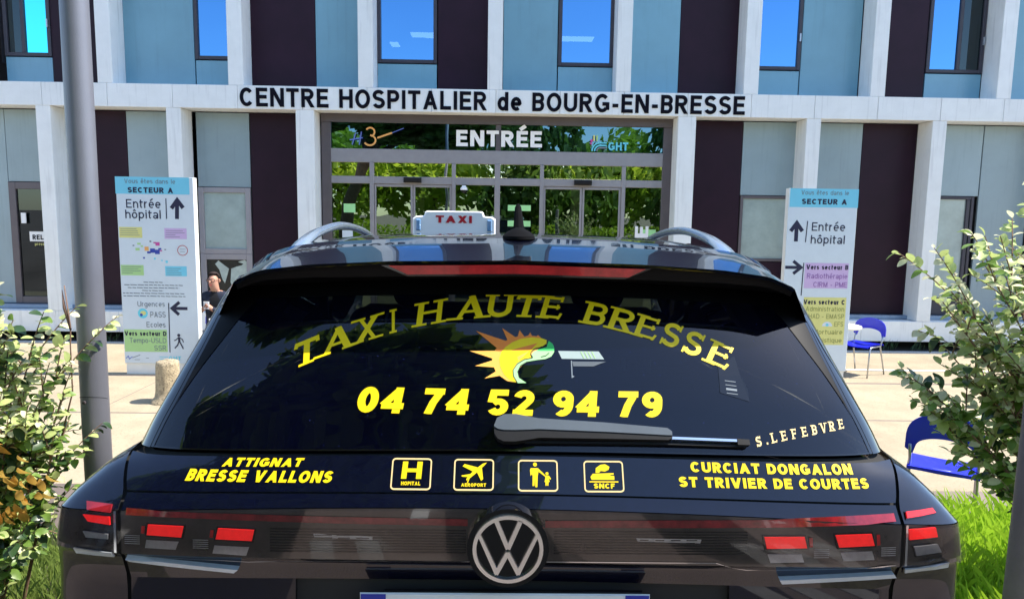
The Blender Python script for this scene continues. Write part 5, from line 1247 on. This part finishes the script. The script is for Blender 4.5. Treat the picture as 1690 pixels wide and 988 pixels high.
for i in range(16):
    a0, a1 = -pi * .95 + i * .06 * pi, -pi * .95 + (i + 1) * .06 * pi; R0 = .0547; h = lambda a: zz + .022 - .02 * abs((a + pi / 2) / (pi / 2)) ** 2
    b.add([(-.008 + R0 * cos(a0), R0 * sin(a0), h(a0)), (-.008 + R0 * cos(a1), R0 * sin(a1), h(a1)), (-.008 + R0 * cos(a1), R0 * sin(a1), h(a1) + .0025), (-.008 + R0 * cos(a0), R0 * sin(a0), h(a0) + .0025)], [(0, 1, 2, 3)], 'joint')
b.build('hatch_seam', lp)
pr = empty('post', (1.785, 2.2, gz(1.8, 2.2)), label='weathered grey-brown post cut by the right edge, beside the tall grass', cat='post')
b = MB(); b.tube([(.0, 0, 0), (.005, 0, 1.2), (.01, 0, 2.0)], [.062, .06, .058], 'post', 24); b.lathe([(.06, 2.0), (.05, 2.02), (.0, 2.03)], 'post', 24, (.01, 0, 0)); b.build('shaft', pr, smooth=True, ang=50)

# ================================================================== planting
def leaf_mesh(m, L=.07, W=.03, curl=.3):
    b = MB(); n = 5; vs = []; W *= .78
    for i in range(n + 1):
        t = i / n; w_ = W * sin(pi * min(1, t * .93 + .03)) ** .8; z = -curl * L * t * t
        vs += [(-w_ / 1, t * L, z + .25 * w_), (0, t * L, z), (w_ / 1, t * L, z + .25 * w_)]
    b.add(vs, [(i * 3 + k, i * 3 + k + 1, i * 3 + k + 4, i * 3 + k + 3) for i in range(n) for k in range(2)], m)
    me = b.mesh('leaf'); me.polygons.foreach_set('use_smooth', [True] * len(me.polygons)); return me
def bez(p0, p1, p2, t): return p0 * (1 - t) ** 2 + p1 * 2 * t * (1 - t) + p2 * t * t
def shrub(root, base, tips, per, kinds, rnd, twig_r=.004, size=1, maxobj=285, depth=.35, start=.35, twigs=3, side_len=.22):
    """stems from the base to the tips, leaves set alternately; nearest leaves are objects of their own, the rest joined"""
    b = MB(); leaves = []
    for tp in tips:
        tp = Vector(tp); b0 = Vector(base) + Vector((rnd.uniform(-.12, .12), rnd.uniform(-.12, .12), 0))
        md = (b0 + tp) / 2 + Vector((rnd.uniform(-.1, .1), rnd.uniform(-.1, .1), rnd.uniform(.05, .3)))
        P = [bez(b0, md, tp, i / 10) for i in range(11)]
        b.tube(P, [twig_r * (2.2 - 1.7 * i / 10) for i in range(11)], 'stem', 5, False)
        paths = [(P, start)]
        for k in range(twigs):
            i = rnd.randint(4, 9); q = P[i]; d = (P[min(i + 1, 10)] - P[i - 1]).normalized()
            e = q + d * side_len * rnd.uniform(.4, 1) + Vector((rnd.uniform(-1, 1), rnd.uniform(-1, 1), rnd.uniform(-.4, .8))) * side_len * .6
            Q_ = [bez(q, q + (e - q) * .5 + Vector((0, 0, .03)), e, j / 6) for j in range(7)]
            b.tube(Q_, [twig_r * (.8 - .4 * j / 6) for j in range(7)], 'stem', 4, False); paths.append((Q_, .1))
        for PP, st in paths:
            n = len(PP) - 1; Ln = sum((PP[i + 1] - PP[i]).length for i in range(n)); cnt = max(4, int(Ln * (1 - st) * per))
            for j in range(cnt):
                t = st + (1 - st) * j / (cnt - 1); f = t * n; i = min(int(f), n - 1); q = PP[i].lerp(PP[i + 1], f - i); d = (PP[i + 1] - PP[i]).normalized()
                sd_ = d.cross(Vector((rnd.uniform(-1, 1), rnd.uniform(-1, 1), rnd.uniform(-1, 1)))).normalized()
                dr = (d * rnd.uniform(.3, .9) + sd_ * rnd.uniform(.6, 1) + Vector((0, 0, -.1))).normalized()
                up = (Vector((rnd.uniform(-.7, .7), rnd.uniform(-.9, .3), 1))).normalized(); xx = dr.cross(up).normalized(); up = xx.cross(dr)
                s = size * rnd.uniform(.55, 1.15) * (1 if t < .9 else .75)
                mx = Matrix((xx, dr, up)).transposed().to_4x4(); mx = Matrix.Translation(q) @ mx @ Matrix.Scale(s, 4)
                leaves.append((q.y, mx, kinds(q, rnd)))
    L0 = root.location; b.v = [(v[0] - L0[0], v[1] - L0[1], v[2] - L0[2]) for v in b.v]; b.build('stem', root, smooth=True)
    leaves.sort(key=lambda a: a[0]); inv = Matrix.Translation(-L0)
    for _, mx, me in leaves[:maxobj]: o = link('leaf', me, root); o.matrix_local = inv @ mx
    vs = []; fs = []; ms = []; mats = []
    for _, mx, me in leaves[maxobj:]:
        k = len(vs); mx = inv @ mx; vs += [tuple(mx @ v.co) for v in me.vertices]
        for p in me.polygons: fs.append([i + k for i in p.vertices])
        mm = me.materials[0]
        if mm not in mats: mats.append(mm)
        ms += [mats.index(mm)] * len(me.polygons)
    if vs:
        me = bpy.data.meshes.new('foliage'); me.from_pydata(vs, [], fs)
        for q in mats: me.materials.append(q)
        me.polygons.foreach_set('material_index', ms); me.polygons.foreach_set('use_smooth', [True] * len(fs)); tag(link('foliage', me, root), kind='stuff')
LA, LB, LC, LD, LO = [leaf_mesh('leafA'), leaf_mesh('leafA', .06, .026, .6)], [leaf_mesh('leafB'), leaf_mesh('leafB', .062, .03, .1)], [leaf_mesh('leafC', .055, .024, .2)], [leaf_mesh('leafD', .075, .034, .4)], [leaf_mesh('leafO', .085, .030, 1.0), leaf_mesh('leafO', .07, .034, .8)]
rnd = random.Random(11)
rs = empty('shrub', (2.35, 2.75, gz(2.3, 2.7) + .1), label='pale variegated shrub spreading from the right edge in front of the second blue chair', cat='shrub')
tips = [(1.86, 2.72, 1.63), (1.79, 2.75, 1.47), (1.74, 2.7, 1.42), (1.75, 2.8, 1.30), (1.9, 2.6, 1.28), (1.68, 2.75, 1.10), (1.72, 2.7, 1.03), (1.80, 2.8, .95), (1.87, 2.75, 1.13), (1.98, 2.75, 1.68), (2.07, 2.72, 1.76), (1.97, 2.6, 1.52), (1.91, 2.8, 1.4), (2.03, 2.6, 1.18), (2.05, 2.7, .95), (2.15, 2.75, .78),
        (2.2, 2.6, 1.75), (2.3, 2.9, 1.8), (2.15, 2.6, 1.5), (2.2, 2.5, 1.3), (2.1, 2.5, 1.05), (2.25, 2.9, 1.55), (2.0, 3.0, 1.35), (2.1, 3.0, 1.1), (2.3, 2.6, .95), (2.2, 3.1, .8), (2.5, 2.8, 1.7), (2.7, 2.8, 1.6), (2.8, 2.7, 1.3), (2.9, 3.0, 1.1), (2.6, 2.4, 1.2), (2.5, 3.2, 1.4), (2.05, 2.55, 1.35), (2.12, 2.65, 1.62), (1.98, 2.65, 1.05), (2.0, 2.7, 1.22)]
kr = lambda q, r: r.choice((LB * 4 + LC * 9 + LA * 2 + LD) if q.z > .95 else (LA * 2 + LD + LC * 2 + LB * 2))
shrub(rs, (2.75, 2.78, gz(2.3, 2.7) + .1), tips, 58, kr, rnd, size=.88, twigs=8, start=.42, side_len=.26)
ls = empty('shrub', (-2.12, 2.7, gz(-2, 2.7) + .08), label='shrub at the left edge with green leaves above withered orange leaves', cat='shrub')
tips = [(-1.95, 2.7, 1.30), (-1.85, 2.75, 1.20), (-1.76, 2.8, 1.10), (-1.74, 2.75, 1.0), (-1.86, 2.7, 1.15), (-1.92, 2.65, 1.2), (-1.76, 2.7, .86), (-1.75, 2.75, .76), (-1.99, 2.7, 1.14), (-1.8, 2.75, .97), (-1.87, 2.7, 1.02), (-2.1, 2.7, 1.25), (-2.2, 2.8, 1.3), (-2.0, 2.6, .95), (-2.1, 2.55, 1.05), (-1.93, 2.6, .85), (-2.3, 2.7, 1.1), (-2.4, 2.8, .9), (-2.5, 2.8, 1.2), (-1.9, 2.9, .8), (-2.05, 2.9, 1.05), (-1.83, 2.62, .70), (-1.95, 2.55, .68), (-2.05, 2.5, .8), (-1.88, 2.62, .93), (-1.8, 2.6, .55), (-1.9, 2.5, .48), (-2.0, 2.5, .6), (-1.78, 2.7, .45), (-1.95, 2.6, .38), (-2.1, 2.5, .5), (-2.2, 2.6, .7)]
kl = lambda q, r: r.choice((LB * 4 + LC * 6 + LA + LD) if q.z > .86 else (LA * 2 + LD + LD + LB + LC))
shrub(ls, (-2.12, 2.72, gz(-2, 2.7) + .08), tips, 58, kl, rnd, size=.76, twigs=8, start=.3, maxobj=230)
b = MB(); b.tube([(-1.83 + 2.12, .1, .75), (-1.74 + 2.12, .1, 1.05), (-1.725 + 2.12, .08, 1.25), (-1.72 + 2.12, .08, 1.32), (-1.735 + 2.12, .08, 1.43 - ls.location.z)], [.004, .003, .0025, .003, .002], 'stem', 6)
b.tube([(-1.72 + 2.12, .08, 1.31), (-1.74 + 2.12, .08, 1.40 - 0), (-1.745 + 2.12, .08, 1.47)], [.004, .006, .001], 'stem', 6); b.build('bare_twig', ls, smooth=True)
L0 = ls.location
for i in range(54):     # withered leaves hang down in clusters
    cx_, cz_ = rnd.choice([(-1.95, .80), (-1.88, .76), (-1.80, .74), (-1.73, .70), (-1.78, .66), (-1.97, .70), (-1.84, .62), (-1.92, .88), (-1.86, .68)]); o = link('withered_leaf', rnd.choice(LO), ls)
    q = Vector((cx_ + rnd.gauss(0, .022), 2.50 + rnd.uniform(-.04, .10), cz_ + rnd.gauss(0, .03)))
    dr = Vector((rnd.uniform(-.5, .5), rnd.uniform(-.5, .1), -1)).normalized(); up = Vector((rnd.uniform(-.6, .6), -1, .2)); xx = dr.cross(up).normalized(); up = xx.cross(dr)
    o.matrix_local = Matrix.Translation(q - L0) @ Matrix((xx, dr, up)).transposed().to_4x4() @ Matrix.Scale(rnd.uniform(.42, .72), 4)
# ---- grass (uncountable)
def grass(name, fn, u0, u1, v0, v1, n, hmin, hmax, label, seed, gm='grassA'):
    r = random.Random(seed); vs = []; fs = []
    for i in range(n):
        p = Vector(fn(r.uniform(u0, u1), r.uniform(v0, v1))); a = r.uniform(0, 2 * pi); h = r.uniform(hmin, hmax); w_ = r.uniform(.0025, .005); d = Vector((cos(a), sin(a), 0)); s = Vector((-sin(a), cos(a), 0)) * w_; l_ = r.uniform(.1, .55) * h
        k = len(vs); vs += [p - s, p + s, p + d * l_ * .25 - s * .8 + Vector((0, 0, h * .55)), p + d * l_ * .25 + s * .8 + Vector((0, 0, h * .55)), p + d * l_ * .7 + Vector((0, 0, h * .9)), p + d * l_ + Vector((0, 0, h))]
        fs += [(k, k + 1, k + 3, k + 2), (k + 2, k + 3, k + 4), (k + 3, k + 5, k + 4)]
    me = bpy.data.meshes.new(name); me.from_pydata([tuple(v) for v in vs], [], fs); me.materials.append(M[gm]); tag(link(name, me), label, 'grass', kind='stuff')
grass('tall_grass', fR, .0, .42, .30, .86, 15000, .14, .36, 'tall bright grass growing beside the right rear corner of the taxi', 4)
grass('short_grass', fL, .56, 1.0, .2, .86, 11000, .06, .24, 'unmown grass under the left shrub', 5, 'grassB')
grass('verge_grass', fR, .3, 1.0, .05, .95, 5000, .08, .25, 'grass on the verge by the parking lot', 6)
# ---- weeds in the planting bed under the facade
rw_ = random.Random(9)
for i, x in enumerate([-8.0, -6.6, -6.2, 5.9, 6.3, 6.7, 7.2]):
    r = empty('weed', (x, 11.76, FZ), label='low dark weed under the plinth, %s' % ['leftmost of the bed', 'just right of the lamp post', 'against the left sign', 'nearest the right sign', 'between two others right of the chair', 'tallest, below the right pier', 'rightmost, behind the shrub'][i], cat='weed', group='weeds in the bed under the facade')
    b = MB()
    for k in range(16):
        a = rw_.uniform(0, 2 * pi); h = rw_.uniform(.06, .17 if x < 6.6 else .24); d = Vector((cos(a), sin(a) * .4, 0)); p0 = Vector((rw_.uniform(-.1, .1), rw_.uniform(-.03, .03), 0)); p1 = p0 + d * h * .5 + Vector((0, 0, h)); s = Vector((-d.y, d.x, 0)) * .012
        b.add([p0, (p0 + p1) / 2 + s + Vector((0, 0, .02)), p1, (p0 + p1) / 2 - s + Vector((0, 0, .02))], [(0, 1, 2, 3)], 'leafD')
    b.build('leaves', r)
# ---- trees behind the photographer (seen in the glass and the paint)
def crown(m, n, R, seed):
    r = random.Random(seed); vs = []; fs = []; cl = [(Vector((r.gauss(0, .45), r.gauss(0, .45), r.gauss(0, .42))) * R, r.uniform(.28, .55) * R) for _ in range(22)]
    for i in range(n):
        c, rad = r.choice(cl); d = Vector((r.gauss(0, 1), r.gauss(0, 1), r.gauss(0, 1))).normalized(); p = c + d * rad * r.uniform(.5, 1) ** .5; p.z *= .9
        a = Vector((r.gauss(0, 1), r.gauss(0, 1), r.gauss(0, 1))).normalized(); e = a.orthogonal().normalized(); s = r.uniform(.12, .22)
        k = len(vs); vs += [p - e * s, p + a.cross(e) * s * .6, p + e * s, p - a.cross(e) * s * .6]; fs.append((k, k + 1, k + 2, k + 3))
    me = bpy.data.meshes.new('crown'); me.from_pydata([tuple(v) for v in vs], [], fs); me.materials.append(M[m]); return me
CR = [crown('treeA', 5200, 2.3, 1), crown('treeB', 5200, 2.5, 2)]
TL = ['lime-green broadleaf tree', 'dark green broadleaf tree']
for i, (x, y, h, k, wh) in enumerate([(-13, -13, 3.2, 1, 'at the far left end of the row behind the parking lot'), (-8.2, -11, 2.8, 0, 'second from the left behind the parking lot'), (-3.6, -12.5, 2.9, 0, 'left of centre behind the parking lot'), (1.2, -11.5, 2.9, 1, 'at the centre of the row behind the parking lot'), (5.6, -12, 2.9, 0, 'right of centre behind the parking lot'), (10.2, -11, 3.1, 1, 'second from the right behind the parking lot'), (15, -13, 3.2, 0, 'at the far right end of the row behind the parking lot')]):
    t = empty('tree', (x, y, 0), i * 1.3, label=TL[k] + ' ' + wh, cat='tree', group='trees behind the parking lot')
    b = MB(); b.tube([(0, 0, 0), (.05, 0, 1.2), (.0, .1, 2.4), (.1, 0, h + 1.2)], [.2, .16, .13, .05], 'bark', 10)
    for a in range(4): b.tube([(0, .05, 1.8 + a * .3), (.7 * cos(a * 1.7), .7 * sin(a * 1.7), 2.6 + a * .3), (1.3 * cos(a * 1.7), 1.3 * sin(a * 1.7), 3.2 + a * .3)], [.07, .05, .02], 'bark', 6)
    b.build('trunk', t, smooth=True)
    o = link('crown', CR[k], t); o.location = (0, 0, h + .9); o.scale = (1.15, 1.15, 1.25 + .25 * k)
t = empty('tree', (-6.0, -2.6, 0), label='added unseen tree close behind the photographer on the left, darkening the rear-glass reflection', cat='tree')  # unseen tree added to darken the left of the rear-window reflection
b = MB(); b.tube([(0, 0, 0), (.1, 0, 2.0), (.8, .2, 4), (2.0, .6, 5.8)], [.32, .25, .2, .08], 'bark', 12)
for a in range(6): b.tube([(.8, .2, 3.6 + a * .1), (1.8 + 1.2 * cos(a * 1.1), .4 + 1.2 * sin(a * 1.1), 5.0 + a * .1), (2.4 + 2.4 * cos(a * 1.1), .5 + 2.2 * sin(a * 1.1), 5.5 + a * .1)], [.12, .08, .03], 'bark', 7)
b.build('trunk', t, smooth=True)
CR2 = crown('treeB', 16000, 2.5, 8)
o = link('crown', CR2, t); o.location = (2.7, .6, 5.3); o.scale = (1.4, 1.2, .50)
def hedge(name, x0, x1, y0, y1, z1, n, m, label):
    r = random.Random(3); vs = []; fs = []
    for i in range(n):
        p = Vector((r.uniform(x0, x1), r.uniform(y0, y1), r.uniform(.05, z1))); a = Vector((r.gauss(0, 1), r.gauss(0, 1), r.gauss(0, 1))).normalized(); e = a.orthogonal().normalized(); s = r.uniform(.05, .1); k = len(vs)
        vs += [p - e * s, p + a.cross(e) * s * .6, p + e * s, p - a.cross(e) * s * .6]; fs.append((k, k + 1, k + 2, k + 3))
    me = bpy.data.meshes.new(name); me.from_pydata([tuple(v) for v in vs], [], fs); me.materials.append(M[m]); o = link(name, me); return tag(o, label, 'hedge')
hedge('hedge', -16, 17, -9.3, -8.4, 1.3, 14000, 'treeA', 'clipped green hedge along the back of the parking lot')
